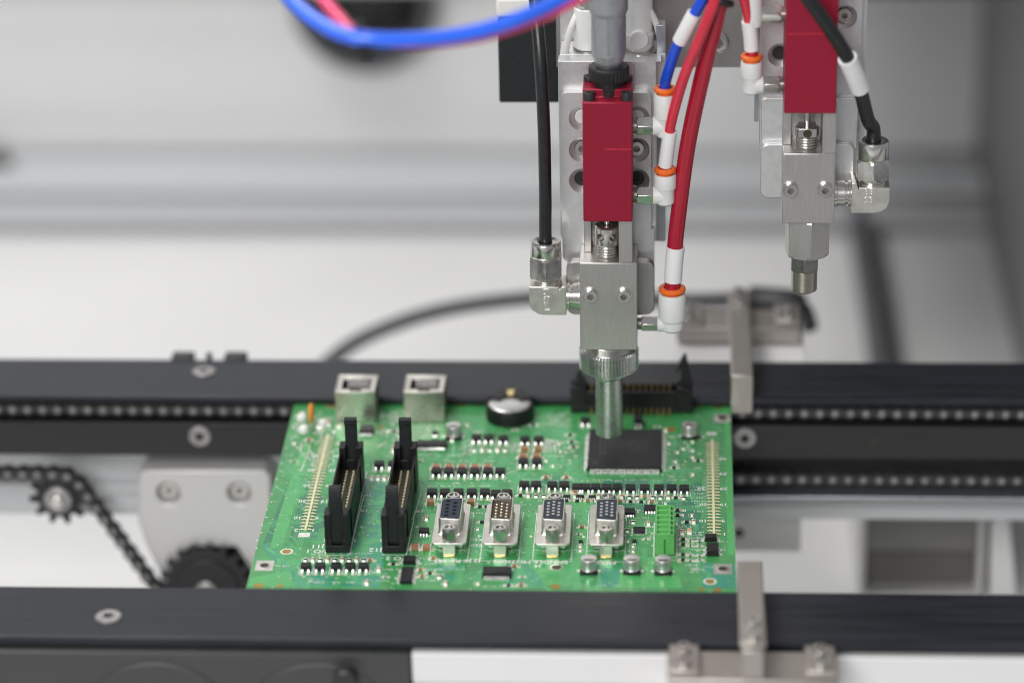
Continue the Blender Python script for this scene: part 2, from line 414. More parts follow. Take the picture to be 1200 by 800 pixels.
# black cable arching over the floor behind the conveyor, conduit along the floor
P = [atd(340, 470, 1400), atd(400, 412, 1400), atd(455, 383, 1400), atd(520, 363, 1395), atd(600, 351, 1385), atd(690, 346, 1370), atd(790, 352, 1355), atd(870, 351, 1335), atd(915, 353, 1325), atd(940, 360, 1330), atd(950, 385, 1335)]
mb = MB().use('dkcable'); mb.tube(P, lambda u: 3.6, 14)
cbl = build(mb, 'power_cable', None, P[0]); a, b = atd(875, 351, 1334), atd(944, 357, 1328)
build(MB().use('railside').lathe([(3.8, 0), (6.2, 1.5), (6.2, (b - a).length - 4), (4.2, (b - a).length)], a, b - a, 28), 'plug', cbl)
tag(cbl, 'dark grey cable arching over the white floor behind the conveyor', 'cable')
P = [Vector((162, 650, -121)), Vector((161, 600, -122)), Vector((162, 520, -122)), Vector((163, 420, -122)), Vector((163, 330, -122))]
mb = MB().use('dkcable'); mb.tube(P, 7.5, 16)
tag(build(mb, 'cable_conduit', None, (162, 400, FLOOR)), 'straight dark conduit running over the floor to the back wall', 'conduit')

# sheet metal box and bracket on the floor at the right
t = thing('steel_box', 'dark grey open steel box standing on the floor beyond the front rail', 'box', (135, 220, FLOOR))
a, b = ony(1005, 694, 158), ony(1152, 694, 158)
mb = MB().use('bearing'); x0, x1 = a.x, b.x
mb.box(x0, x1, 158, 250, FLOOR, FLOOR + 2); mb.box(x0, x0 + 3, 158, 250, FLOOR + 2, -84); mb.box(x1 - 3, x1, 158, 250, FLOOR + 2, -84)
build(mb, 'shell', t, bevel=0.8)
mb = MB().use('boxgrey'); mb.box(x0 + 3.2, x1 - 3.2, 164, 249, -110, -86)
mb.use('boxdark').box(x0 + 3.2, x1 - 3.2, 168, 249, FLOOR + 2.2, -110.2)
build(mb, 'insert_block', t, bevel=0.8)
mb = MB().use('white'); x = ony(1160, 690, 158).x
mb.prism([(x, FLOOR), (x + 12, FLOOR), (x + 6, -84), (x - 1, -84)], 158, 250, 'y')
tag(build(mb, 'bracket', None, (x, 200, FLOOR), bevel=0.8), 'white upright bracket beside the dark steel box on the floor', 'bracket')

# ================================================================== the conveyor
RX0, RX1 = -420.0, 430.0
# --- back rail
t = thing('conveyor_rail', 'black anodised rail behind the green board, chain running along it', 'rail', (0, 94, -24), 'rails of the board conveyor')
build(MB().use('rail').box(RX0, RX1, 76.2, 111, 0.35, 4.0), 'cover_strip', t, bevel=1.1, seg=3)
mb = MB().use('railside'); mb.box(RX0, RX1, 79.5, 107, -24, -9.6); mb.box(RX0, RX1, 87, 107, -9.6, 0.34)
build(mb, 'side_plate', t, bevel=0.4)
def flat_screw(c, d, r, parent, name='screw'):
    mb = MB().use('pin'); mb.lathe([(r, 0), (r, .5), (r * .9, .9), (r * .42, .9, 'h')], c, d, 36, caps=(True, False))
    mb.use('steeld').lathe([(r * .42, .9, 'h'), (r * .42, .15, 'h')], c, d, 36, caps=(False, True))
    return build(mb, name, parent)
p = onz(239, 435, 4.2); flat_screw((p.x, p.y, 3.8), (0, 0, 1), 4.6, t)
for px, py in ((234, 511), (873, 513), (-120, 509)):
    p = ony(px, py, 79.5); flat_screw((p.x, 79.8, p.z), (0, -1, 0), 4.5, t)
for px in (212, 274):
    p = onz(px, 418, 6); build(MB().use('railside').box(p.x - 4.6, p.x + 4.6, 110.5, 117, 1.0, 4.9), 'cable_clip', t, bevel=0.8)
p = onz(243, 418, 6); build(MB().use('railside').cyl((p.x, 113.4, 1.0), (p.x, 113.4, 5.4), 1.2), 'stud', t)
p = ony(1024, 516, 79.5); build(MB().use('hole').cyl((p.x, 79.45, p.z), (p.x, 80.5, p.z), 1.6), 'tapped_hole', t)
# lower chain guide, right part only
mb = MB().use('railside'); mb.box(-62, RX1, 88, 93, -40.5, -27.5); mb.use('slide').box(-62, RX1, 79.5, 92.9, -42.0, -40.6)
build(mb, 'chain_guide', t, bevel=0.4)
# --- front rail
t = thing('conveyor_rail', 'black anodised rail in front, covering the near edge of the green board', 'rail', (0, -96, -24), 'rails of the board conveyor')
build(MB().use('rail').box(RX0, RX1, -114.3, -79.2, 0.35, 4.0), 'cover_strip', t, bevel=0.9, seg=3)
mb = MB().use('railside'); mb.box(RX0, RX1, -111, -82.5, -24, -9.6); mb.box(RX0, RX1, -111, -90, -9.6, 0.34)
build(mb, 'side_plate', t, bevel=0.4)
p = onz(127, 722, 4.2); flat_screw((p.x, p.y, 3.8), (0, 0, 1), 4.6, t)
p = onz(-160, 722, 4.2); flat_screw((p.x, p.y, 3.8), (0, 0, 1), 4.6, t)
# --- pale extrusion and dark cover below the front rail
t = thing('front_beam', 'pale aluminium beam under the front rail', 'beam', (100, -112, -40))
build(MB().use('white').box(-28.2, RX1, -115.2, -111.2, -12.2, -0.9), 'face_strip', t, bevel=0.6)
build(MB().use('profile').box(-28.2, RX1, -114.4, -111.2, -60, -12.5), 'web', t, bevel=0.6)
t = thing('drive_cover', 'dark grey cover plate with two round discs under the front rail', 'cover', (-200, -114, -60))
build(MB().use('panel').box(RX0, -28.6, -116.4, -111.3, -75, -0.6), 'plate', t, bevel=0.8)
for px, py in ((181, 776), (372, 777)):
    p = ony(px, py, -116.5)
    mb = MB().use('panel'); mb.lathe([(28.8, 0), (28.8, .4), (28.3, .75), (6, .75), (6, 0.3)], (p.x, -116.3, p.z - 28.8), (0, -1, 0), 72)
    build(mb, 'disc', t, ang=15)
p = ony(405, 792, -118); build(MB().use('railside').lathe([(4.2, 0), (4.2, 3.5), (3.4, 4)], (p.x, -118.2, p.z), (0, -1, 0), 24), 'knob', t)
# --- extrusion behind the back rail
t = thing('support_beam', 'grey grooved aluminium beam under the back rail', 'beam', (0, 112, -60))
mb = MB().use('profile')
mb.prism([(100, -61.5), (130, -61.5), (130, -30), (100, -30), (100, -37.5), (104, -38.5), (104, -46.5), (100, -47.5), (100, -53.0), (101.5, -53.6), (101.5, -55.0), (100, -55.6)], RX0, RX1, 'x')
build(mb, 'extrusion', t, bevel=0.5)
a, b = ony(858, 646, 112), ony(938, 646, 112)
mb = MB().use('bearing'); mb.box(a.x, b.x, 112, 118, a.z, -61.6)
o = build(mb, 'hanger_plate', t, bevel=0.8)
p = ony(866, 624, 112); build(MB().use('hole').cyl((p.x, 111.9, p.z), (p.x, 113, p.z), 2.2), 'tapped_hole', t)

# --- roller chain and sprockets
PITCH = 6.05
IDL, RI = Vector((-188.4, -44.5)), PITCH / (2 * math.sin(PI / 11))
DRV, RD = Vector((-130.6, -85.6)), PITCH / (2 * math.sin(PI / 19))
def chain_path():
    d = DRV - IDL; fi = math.atan2(d.y, d.x) + math.acos((RI + RD) / d.length)
    P = [Vector((RX0, IDL.y + RI))]
    for k in range(13):
        a = PI / 2 + (fi - PI / 2) * k / 12; P.append(IDL + RI * Vector((math.cos(a), math.sin(a))))
    a0 = fi + PI; a1 = 3 * PI - a0
    for k in range(25):
        a = a0 + (a1 - a0) * k / 24; P.append(DRV + RD * Vector((math.cos(a), math.sin(a))))
    ix = 2 * DRV.x - IDL.x
    for k in range(13):
        a = (PI - fi) + (PI / 2 - (PI - fi)) * k / 12; P.append(Vector((ix + RI * math.cos(a), IDL.y + RI * math.sin(a))))
    P.append(Vector((RX1 - 4, IDL.y + RI)))
    return P
def march(P, step):
    out = [P[0]]; need = step
    for a, b in zip(P, P[1:]):
        L = (b - a).length; s = 0
        while L - s >= need: s += need; out.append(a + (b - a) * (s / L)); need = step
        need -= L - s
    return out
def chain_mesh(mb, J, y0):
    for k, p in enumerate(J):
        mb.use('cpin').cyl((p.x, y0 - 0.4, p.y), (p.x, y0 + 5.2, p.y), 1.35, n=12)
        mb.use('chain').cyl((p.x, y0 + 1.3, p.y), (p.x, y0 + 3.6, p.y), 1.7, n=12)
        if k + 1 < len(J):
            q = J[k + 1]; d = (q - p); L = d.length; d /= L; n = Vector((-d.y, d.x)); e = k % 2
            pts = []
            for sgn, o in ((-1, p), (1, q)):
                for i in range(7):
                    a = PI / 2 + PI * i / 6 if sgn < 0 else -PI / 2 + PI * i / 6
                    pts.append(o + (d * math.cos(a) + n * math.sin(a)) * 2.55)
                m = p + d * L / 2
                pts.append(m - n * 1.7 if sgn < 0 else m + n * 1.7)
            for ya in ((y0 + 0.0, y0 + 0.62) if not e else (y0 + 0.66, y0 + 1.25), (y0 + 4.2, y0 + 4.8) if not e else (y0 + 3.6, y0 + 4.18)):
                mb.use('chain').prism([(v.x, v.y) for v in pts], ya[0], ya[1], 'y')
t = thing('roller_chain', 'dark roller chain running along the back rail and around the two sprockets', 'chain', (-190, 83, -34))
x0 = ony(14.5, 482, 80.5).x
J = [Vector((x0 + PITCH * k, -4.6)) for k in range(-40, 105) if x0 + PITCH * k < RX1 - 3]
mb = MB(); chain_mesh(mb, J, 80.7); build(mb, 'carrying_run', t)
mb = MB(); chain_mesh(mb, march(chain_path(), PITCH), 80.7); build(mb, 'return_run', t)
def sprocket(c, r, n, label, hub, phase=0):
    t = thing('sprocket', label, 'sprocket', (c.x, 83, c.y), 'chain sprockets')
    pts = []
    for i in range(n):
        for da, rr in ((-.5, r - 1.9), (-.32, r - 1.75), (-.12, r + 1.5), (.12, r + 1.5), (.32, r - 1.75)):
            a = 2 * PI * (i + .5 + da) / n + phase; pts.append((c.x + rr * math.cos(a), c.y + rr * math.sin(a)))
    build(MB().use('railside').prism(pts, 82.1, 84.2, 'y'), 'tooth_ring', t)
    mb = MB().use('railside').cyl((c.x, 81.0, c.y), (c.x, 90, c.y), r * .72); build(mb, 'hub', t, bevel=0.5)
    mb = MB().use('pin').lathe([(hub, 0), (hub, 2), (hub * .8, 2.6)], (c.x, 80.9, c.y), (0, -1, 0), 28); mb.use('steelc').lathe([(hub * .5, 0), (hub * .5, 1.2), (hub * .4, 1.6)], (c.x, 78.2, c.y), (0, -1, 0), 24)
    build(mb, 'axle', t)
    build(MB().use('steeld').cyl((c.x, 90, c.y), (c.x, 100.2, c.y), 4), 'shaft', t)
sprocket(IDL, RI, 11, 'small black idler sprocket at the bend of the chain', 5.6, 0.1)
sprocket(DRV, RD, 19, 'larger black drive sprocket in the arch of the grey bearing plate', 4.2)
sprocket(Vector((2 * DRV.x - IDL.x, IDL.y)), RI, 11, 'black idler sprocket hidden below the green board', 5.6)
# --- bearing plate around the drive sprocket
Pz = lambda px, py: tuple(ony(px, py, 86).xz)
out = [Pz(*q) for q in ((168, 551), (310, 551), (317, 558), (318, 628), (306, 690), (306, 730), (296, 730), (294, 668), (277, 641), (222, 641), (203, 668), (196, 690), (172, 640), (162, 612), (162, 558))]
t = thing('bearing_plate', 'light grey bearing plate with two recessed screws and an arched cut-out', 'bearing plate', (DRV.x, 92, -60))
o = build(MB().use('bearing').prism(out, 86.2, 99.7, 'y'), 'plate', t)
build(MB().use('railside').box(DRV.x - 22, DRV.x + 22, 99.75, 99.95, -110, -60), 'back_shield', t)
ks = []
cm = MB().use('bearing')
for px in (197, 280):
    p = ony(px, 578, 86.2); ks.append(p); cm.lathe([(4.6, 0), (4.6, 7)], (p.x, 85, p.z), (0, 1, 0), 28)
cut(o, cm)
bv = o.modifiers.new('edge', 'BEVEL'); bv.width = 1.0 * S; bv.segments = 3; bv.limit_method = 'ANGLE'; bv.angle_limit = R(50)
for p in ks:
    mb = MB(); socket_screw(mb, (p.x, 92.0, p.z), (0, -1, 0), 3.6, 3.2); build(mb, 'screw', t)

# --- stop clamps on both rails
def clamp(label, yb, sgn, length, wing, dz=0.0):
    """yb = rail edge the finger hooks over, sgn = +1 away from the board"""
    X = 86.2
    t = thing('edge_clamp', label, 'clamp', (X, yb + sgn * 45, -20), 'steel clamps on the rails')
    Y = lambda d: yb + sgn * d
    th = 1.7; z = 13.2
    prof = [(Y(-2.2), -1.6), (Y(-.5), -1.6), (Y(-.5), z), (Y(length), z), (Y(length), z + th), (Y(-2.2), z + th)]
    build(MB().use('clampst').prism(prof, X - 4.3, X + 4.3, 'x'), 'finger', t, bevel=0.45)
    for d in (length - 5, length - 13):
        mb = MB(); socket_screw(mb, (X, Y(d), z + th - .05), (0, 0, 1), 2.6, 2.3); build(mb, 'screw', t)
    build(MB().use('clampst').box(X - 3.6, X + 3.6, Y(length - 19), Y(length + 1.5), 2.5, z - .02), 'post', t, bevel=0.5)
    b0 = max(38.0, length - 22)
    mb = MB().use('clampst'); mb.box(X - wing, X + wing, Y(b0), Y(b0 + 19), -7.5 + dz * 1.6, 2.4 + dz)
    build(mb, 'base_plate', t, bevel=0.6)
    for s in (-1, 1):
        mb = MB().use('clampst').box(X + s * (wing - 10.5), X + s * (wing - .5), Y(b0 + .6), Y(b0 + 18), 2.42 + dz, 5.2 + dz); o = build(mb, 'wing_block', t, bevel=0.5)
        for d in (5, 13):
            mb = MB(); socket_screw(mb, (X + s * (wing - 5.4), Y(b0 + d), 5.1 + dz), (0, 0, 1), 2.5, 2.2); build(mb, 'screw', t)
    mb = MB().use('white'); mb.box(X - wing - 1, X + wing + 1, Y(36.2), Y(b0 + 16), -12, -7.6 + dz * 1.4)
    build(mb, 'spacer', t, bevel=0.5)
clamp('steel clamp finger with two screws hooked over the near rail', -79.2, -1, 55, 28)
clamp('steel clamp finger reaching over the far rail onto the corner of the board', 76.2, 1, 82, 25.5, 5.0)
# ================================================================== the circuit board
BX0, BX1, BY0, BY1 = -89.9, 81.9, -84.0, 83.0
pcb = thing('circuit_board', 'green circuit board full of connectors and chips held between the two rails', 'circuit board', (0, 0, 0))
mb = MB().use('laminate'); mb.box(BX0, BX1, BY0, BY1, -1.6, -0.06)
mb.use('mask'); mb.add([(BX0, BY0, 0), (BX1, BY0, 0), (BX1, BY1, 0), (BX0, BY1, 0), (BX0, BY0, -.06), (BX1, BY0, -.06), (BX1, BY1, -.06), (BX0, BY1, -.06)],
                       [(0, 1, 2, 3), (0, 4, 5, 1), (1, 5, 6, 2), (2, 6, 7, 3), (3, 7, 4, 0)])
board = build(mb, 'board', pcb)
B = lambda px, py, z=0.0: onz(px, py, z)
B2 = lambda px, py: (onz(px, py).x, onz(px, py).y)

# --- copper pours seen through the mask
mb = MB()
mb.use('pour')
mb.poly([B2(354, 522), B2(363, 521), B2(353, 560), B2(343, 600), B2(331, 640), B2(316, 643), B2(324, 614), B2(340, 562)], .020)
mb.poly([B2(497, 660), B2(503, 630), B2(497, 601), B2(556, 601), B2(568, 655), B2(500, 662)], .020)
mb.poly([B2(612, 600), B2(690, 600), B2(690, 655), B2(668, 686), B2(640, 686), B2(618, 660)], .022)
mb.poly([B2(641, 575), B2(690, 575), B2(690, 598), B2(641, 598)], .020)
mb.poly([B2(295, 676), B2(340, 668), B2(345, 687), B2(290, 687)], .020)
mb.poly([B2(730, 650), B2(790, 655), B2(800, 689), B2(724, 688)], .020)
mb.poly([B2(848, 480), B2(855, 480), B2(861, 650), B2(853, 650)], .020)
mb.poly([B2(352, 470), B2(395, 469), B2(395, 473), B2(350, 474)], .020)
mb.poly([B2(639, 524), B2(655, 540), B2(655, 552), B2(634, 552)], .020)
mb.poly([B2(445, 470), B2(473, 470), B2(473, 474), B2(445, 474)], .020)
mb.use('teal')
mb.poly([B2(306, 640), B2(315, 637), B2(342, 662), B2(338, 686), B2(332, 686), B2(333, 668)], .016)
mb.poly([B2(342, 656), B2(392, 656), B2(392, 687), B2(338, 687)], .012)
mb.poly([B2(388, 600), B2(420, 560), B2(452, 560), B2(452, 640), B2(446, 687), B2(396, 687), B2(388, 640)], .014)
mb.poly([B2(430, 575), B2(454, 575), B2(449, 640), B2(424, 640)], .022)
mb.poly([B2(508, 669), B2(545, 669), B2(545, 662), B2(512, 662)], .024)
mb.poly([B2(519, 673), B2(535, 673), B2(534, 681), B2(522, 681)], .024)
mb.poly([B2(592, 655), B2(640, 668), B2(640, 688), B2(592, 688)], .016)
mb.poly([B2(700, 662), B2(730, 662), B2(730, 688), B2(700, 688)], .018)
mb.poly([B2(823, 660), B2(860, 660), B2(862, 689), B2(823, 689)], .016)
mb.use('dkpour')
mb.poly([B2(334, 575), B2(342, 556), B2(318, 634), B2(308, 637)], .017)
mb.poly([B2(372, 560), B2(384, 600), B2(376, 632), B2(352, 632), B2(337, 642), B2(346, 600), B2(361, 560)], .018)
mb.poly([B2(705, 562), B2(790, 562), B2(795, 600), B2(705, 600)], .018)
mb.poly([B2(620, 560), B2(680, 556), B2(684, 562), B2(620, 572)], .018)
mb.poly([B2(795, 580), B2(822, 560), B2(822, 640), B2(795, 615)], .018)
build(mb, 'copper_pour', pcb)

# --- traces, as thin ribbons with 45 degree bends, and vias
KEEP = []                                                     # footprints that traces and vias avoid (x0,x1,y0,y1)
mb = MB().use('trace')
def ribbon(P, wd, z):
    for a, b in zip(P, P[1:]):
        d = Vector((b[0] - a[0], b[1] - a[1])); L = d.length
        if L < .05: continue
        d /= L; n = Vector((-d.y, d.x)) * wd / 2; a = Vector(a) - d * wd * .35; b = Vector(b) + d * wd * .35
        mb.add([(*(a - n), z), (*(b - n), z), (*(b + n), z), (*(a + n), z)], [(0, 1, 2, 3)])
rt = random.Random(11)
def bundle(x, y, n, pitch, moves, z):
    """n parallel traces: moves = list of (dx, dy); diagonals keep the pitch"""
    for k in range(n):
        P = [(x, y + k * pitch)] if abs(moves[0][0]) > abs(moves[0][1]) else [(x + k * pitch, y)]
        hor = abs(moves[0][0]) > abs(moves[0][1])
        for j, (dx, dy) in enumerate(moves):
            px, py = P[-1]; ex = rt.uniform(-.6, .6) if j == len(moves) - 1 else 0
            P.append((px + dx + (ex if dy == 0 else 0) + (k * pitch * .41 * (1 if dy < 0 else -1) if hor and dx and dy == 0 and j == 0 else 0), py + dy + (ex if dx == 0 else 0)))
        P = [p for p in P if BX0 + 1 < p[0] < BX1 - 1 and BY0 + 5 < p[1] < BY1 - 8]
        ribbon(P, .29, z + k * .0006)
zz = .028
for k in range(240):
    x, y = rt.uniform(-84, 76), rt.uniform(-76, 72); n = rt.randint(2, 9); s = rt.choice((-1, 1)); l1, l2, l3 = rt.uniform(4, 22), rt.uniform(2, 7), rt.uniform(3, 18); s2 = rt.choice((-1, 1))
    if rt.random() < .5: mv = [(s * l1, 0), (s * l2, s2 * l2), (s * l3, 0)]
    else: mv = [(0, s * l1), (s2 * l2, s * l2), (0, s * l3)]
    bundle(x, y, n, rt.choice((.5, .5, .64, .9)), mv, zz); zz += .0001
p = B(432, 606)
for k in range(9): ribbon([(p.x, p.y + k * 2.0), (p.x + 14, p.y + k * 2.0)], .34, .0500)
p = B(344, 632)
for k in range(6): ribbon([(p.x + k * .7, p.y - 24), (p.x + k * .7, p.y + 8 + k * .3), (p.x + k * .7 + 5, p.y + 13 + k * .3)], .26, .052)
p = B(700, 520)
mb.use('pad')
for k in range(620):
    x, y = rt.uniform(BX0 + 2, BX1 - 2), rt.uniform(BY0 + 8, BY1 - 10)
    mb.lathe([(.34, 0), (.30, .012)], (x, y, .062), n=8, caps=(False, True)); mb.use('hole').lathe([(.16, 0)] * 2, (x, y, .0745), n=6, caps=(False, True)); mb.use('pad')
for k in range(14):
    px = 336 - k * 2.9 + (k % 2) * 2.5; p = B(px, 525 + k * 9.0); mb.lathe([(.42, 0), (.38, .012)], (p.x, p.y, .062), n=8, caps=(False, True))
# fanned traces left of and behind the flat chip, reflections painted as bright metal
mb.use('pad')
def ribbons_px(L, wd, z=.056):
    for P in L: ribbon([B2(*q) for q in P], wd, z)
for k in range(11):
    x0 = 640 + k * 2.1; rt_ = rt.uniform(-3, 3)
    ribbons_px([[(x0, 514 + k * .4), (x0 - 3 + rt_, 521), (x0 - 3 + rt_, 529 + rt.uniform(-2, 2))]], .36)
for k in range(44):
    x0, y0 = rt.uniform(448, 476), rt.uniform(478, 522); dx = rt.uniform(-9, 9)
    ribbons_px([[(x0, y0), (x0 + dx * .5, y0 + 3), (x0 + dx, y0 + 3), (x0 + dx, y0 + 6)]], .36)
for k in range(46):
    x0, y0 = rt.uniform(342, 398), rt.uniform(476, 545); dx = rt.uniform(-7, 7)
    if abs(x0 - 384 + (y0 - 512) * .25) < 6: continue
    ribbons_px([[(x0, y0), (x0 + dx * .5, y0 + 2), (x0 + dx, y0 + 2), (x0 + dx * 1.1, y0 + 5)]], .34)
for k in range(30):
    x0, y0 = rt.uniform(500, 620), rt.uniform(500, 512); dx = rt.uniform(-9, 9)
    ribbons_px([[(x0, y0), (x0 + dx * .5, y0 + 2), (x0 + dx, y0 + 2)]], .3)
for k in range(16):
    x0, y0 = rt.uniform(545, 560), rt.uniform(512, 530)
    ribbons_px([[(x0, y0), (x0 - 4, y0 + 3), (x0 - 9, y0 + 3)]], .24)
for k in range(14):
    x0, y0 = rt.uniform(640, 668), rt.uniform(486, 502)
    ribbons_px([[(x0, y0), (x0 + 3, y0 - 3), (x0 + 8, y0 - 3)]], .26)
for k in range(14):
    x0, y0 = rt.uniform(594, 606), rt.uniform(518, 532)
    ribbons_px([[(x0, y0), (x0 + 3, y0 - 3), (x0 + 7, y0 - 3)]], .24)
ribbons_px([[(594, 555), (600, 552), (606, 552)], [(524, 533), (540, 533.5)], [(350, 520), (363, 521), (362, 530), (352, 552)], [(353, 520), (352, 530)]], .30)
build(mb, 'copper_traces', pcb)

# --- white ink
sk = MB().use('silk')
ZS = .085
def sline(P, wd=.28):
    for a, b in zip(P, P[1:]):
        a, b = Vector(a[:2]), Vector(b[:2]); d = (b - a); L = d.length
        if L < .01: continue
        d /= L; n = Vector((-d.y, d.x)) * wd / 2
        sk.add([(*(a - n), ZS), (*(b - n), ZS), (*(b + n), ZS), (*(a + n), ZS)], [(0, 1, 2, 3)])
def srect(x0, x1, y0, y1, wd=.28): sline([(x0, y0), (x1, y0), (x1, y1), (x0, y1), (x0, y0)], wd)
def word(t, px, py, size):
    p = B(px, py); sk.text(t, p.x, p.y, ZS + .004, size * 1.5)
rs = random.Random(5)
def scribble(px, py, wd, ht=1.0, key=None):
    """tiny marks too small to read: short strokes in a row"""
    p = B(px, py); x = p.x - wd / 2
    while x < p.x + wd / 2 - .3:
        k = rs.random()
        if k < .8:
            sline([(x, p.y), (x, p.y + ht)], .17)
            if rs.random() < .6: sline([(x, p.y + rs.choice((0, .5, 1)) * ht), (x + .5, p.y + rs.choice((0, .5, 1)) * ht)], .16)
            if rs.random() < .4: sline([(x + .55, p.y), (x + .55, p.y + ht * rs.choice((.5, 1)))], .16)
        x += .98
for t_, px, py, s_ in (('J11', 372, 640, 2.6), ('I/O 1', 370.5, 645.6, 2.4), ('J12', 440, 644, 2.6), ('I/O 2', 464.5, 654, 2.4), ('J6', 548, 657, 2.3), ('RS-485', 524, 657, 2.3), ('J2', 559, 656.5, 2.3),
                       ('X50', 559, 632, 1.9), ('Z50', 559, 638.5, 1.9), ('SPINDLE MOTION', 622, 658, 2.2), ('J4', 630, 663, 2.2), ('MPG', 710.5, 659, 2.3), ('1', 367, 621, 2.0), ('2', 347, 621, 2.0), ('10', 349, 606.5, 2.0),
                       ('9', 371.5, 606.5, 2.0), ('20', 354.5, 587, 2.0), ('19', 380.5, 587, 2.0), ('30', 360, 568.8, 2.0), ('29', 386, 568.8, 2.0), ('40', 365, 550.8, 2.0), ('39', 390, 550.8, 2.0), ('50', 369, 534, 2.0), ('49', 394, 534, 2.0),
                       ('1', 849, 625.5, 2.0), ('9', 847.5, 610, 2.0), ('10', 824, 610, 2.0), ('19', 848, 591, 2.0), ('20', 824.5, 591, 2.0), ('29', 848, 572.5, 2.0), ('30', 822, 572.5, 2.0), ('39', 847.5, 555, 2.0), ('49', 847, 537.5, 2.0),
                       ('19', 427, 598, 2.0), ('9', 424, 617, 2.0), ('1', 416, 633, 2.0), ('19', 492.5, 598.5, 2.0), ('9', 489, 617, 2.0), ('29', 432, 580, 2.0), ('R', 802, 598, 1.7), ('E', 800, 603.5, 1.7), ('2', 381, 633, 1.8), ('2', 447, 633, 1.8)):
    word(t_, px, py, s_)
# connector outlines
srect(B(381, 650).x, B(409.5, 650).x, B(395, 650.3).y, 18.5)
sline([B2(410, 650), B2(419, 609), B2(420, 607), B2(421, 601), B2(427, 580)], .32)
sline([B2(476, 650), B2(485, 609), B2(484, 608), B2(487, 600), B2(493, 578)], .32)
sline([B2(448, 650), B2(476, 650)], .3)
for cx in (-20.2, -2.0, 16.75, 35.8):
    x0, x1 = cx - 6.9, cx + 6.9
    srect(x0, x1, -51.2, -14.0, .26); sline([(x0, -43), (x1, -43)], .2)
    sk.poly([(x0 - 1.8, -31.5), (x0 - 1.8, -33.5), (x0 - .5, -32.5)], ZS)
srect(B(766, 655).x, B(793, 655).x, B(780, 652.5).y, -21.5)
for px, py, w_ in ((329, 663.5, 8), (348, 649, 2), (368, 650, 2), (374, 650, 2), (394, 651.5, 10), (424, 649, 8), (503, 661, 10), (441, 662, 4), (590, 688, 16), (706, 687, 5), (727, 687, 4), (819, 668, 5), (822, 575, 7), (822, 579, 7), (820, 584, 6), (820, 588, 6), (824, 571, 7), (818, 594, 4),
                   (602, 598, 6), (617, 592, 5), (640, 587, 6), (700, 600, 8), (706, 596, 6), (750, 588, 5), (740, 597, 5), (757, 607, 6), (739, 628, 4), (762, 626, 5), (772, 660, 5), (690, 638, 3), (785, 617, 5), (800, 623, 7), (812, 625, 6), (846, 635, 3), (848, 645, 3), (828, 665, 6)):
    scribble(px, py, w_)
for k, px in enumerate((616, 630, 649, 663, 676, 688, 699, 712, 724, 739, 756, 772, 788, 803)): scribble(px, 563 + (k % 3 == 2) * 1.2, 4.0, 1.1)
for k, px in enumerate((507, 522, 537, 553, 568)): scribble(px, 570, 3.6, 1)
for k in range(9): scribble(358 + k * 8.6, 649.5, 1.2, .9)
for k in range(7): scribble(818 + rs.uniform(-3, 3), 624 + k * 0.0 + k * 3.4, 3.5, .8)
for px, py, wd in ((362, 532, 6), (372, 540, 5), (378, 505, 5), (384, 530, 5), (346, 512, 4), (340, 540, 3), (349, 498, 4), (392, 478, 7), (392, 490, 5), (460, 535, 6), (452, 523, 8), (500, 533, 8), (615, 500, 9), (640, 498, 8), (655, 492, 8), (650, 535, 7), (560, 546, 6), (528, 541, 4), (545, 541, 4), (576, 541, 4),
                   (800, 520, 5), (788, 532, 4), (795, 546, 4), (820, 549, 4), (790, 512, 3), (672, 510, 3), (672, 530, 3), (668, 545, 4), (728, 558, 4), (758, 556, 3), (780, 557, 3)):
    scribble(px, py, wd, 1.1)
for px, py, wd in ((822, 600, 5), (803, 618, 8), (812, 663, 5), (818, 667, 5), (816, 671, 4), (820, 659, 5), (790, 632, 3), (790, 640, 3), (792, 650, 3), (792, 657, 3), (727, 617, 4), (765, 618, 4), (764, 631, 5), (735, 646, 3), (672, 645, 3), (560, 602, 5), (490, 655, 6), (455, 668, 4), (512, 668, 6), (512, 674, 6), (505, 681, 7), (450, 681, 5), (360, 683, 3), (376, 683, 3), (395, 683, 3), (411, 683, 3), (427, 683, 3), (575, 660, 6), (600, 668, 5), (735, 676, 3), (785, 676, 4), (694, 680, 2)):
    scribble(px, py, wd, 1.2)
for k in range(7): p = B(829, 560 + k * 3.6); sline([(p.x - 1.5, p.y), (p.x + 1, p.y)], .2)

# --- bare pads, mounting holes, pin strips
mb = MB()
def padbox(x, y, w_, d_, z=.05, key='pad'): mb.use(key).quad(x - w_ / 2, x + w_ / 2, y - d_ / 2, y + d_ / 2, z)
for px, py in ((310, 662.5), (847, 666.5), (846, 490)):
    mb = MB(); p = B(px, py); padbox(p.x, p.y, 6.4, 7.6, .07, 'tin')
    mb.use('tin').lathe([(2.6, 0), (1.9, .12), (1.6, .13)], (p.x, p.y, .075), n=28, caps=(False, False)); mb.use('hole').lathe([(1.62, .02)] * 2, (p.x, p.y, .10), n=28, caps=(False, True))
    build(mb, 'mounting_pad', pcb)
for px, py in ((336, 646), (832, 681), (652, 664.5)):
    mb = MB(); p = B(px, py)
    mb.use('silk' if px != 652 else 'tin').lathe([(2.3, 0), (1.75, 0.005)], (p.x, p.y, .075), n=32, caps=(False, False)); mb.use('brass' if px != 652 else 'hole').lathe([(1.75, 0)] * 2, (p.x, p.y, .078), n=32, caps=(False, True))
    build(mb, 'tooling_hole', pcb)
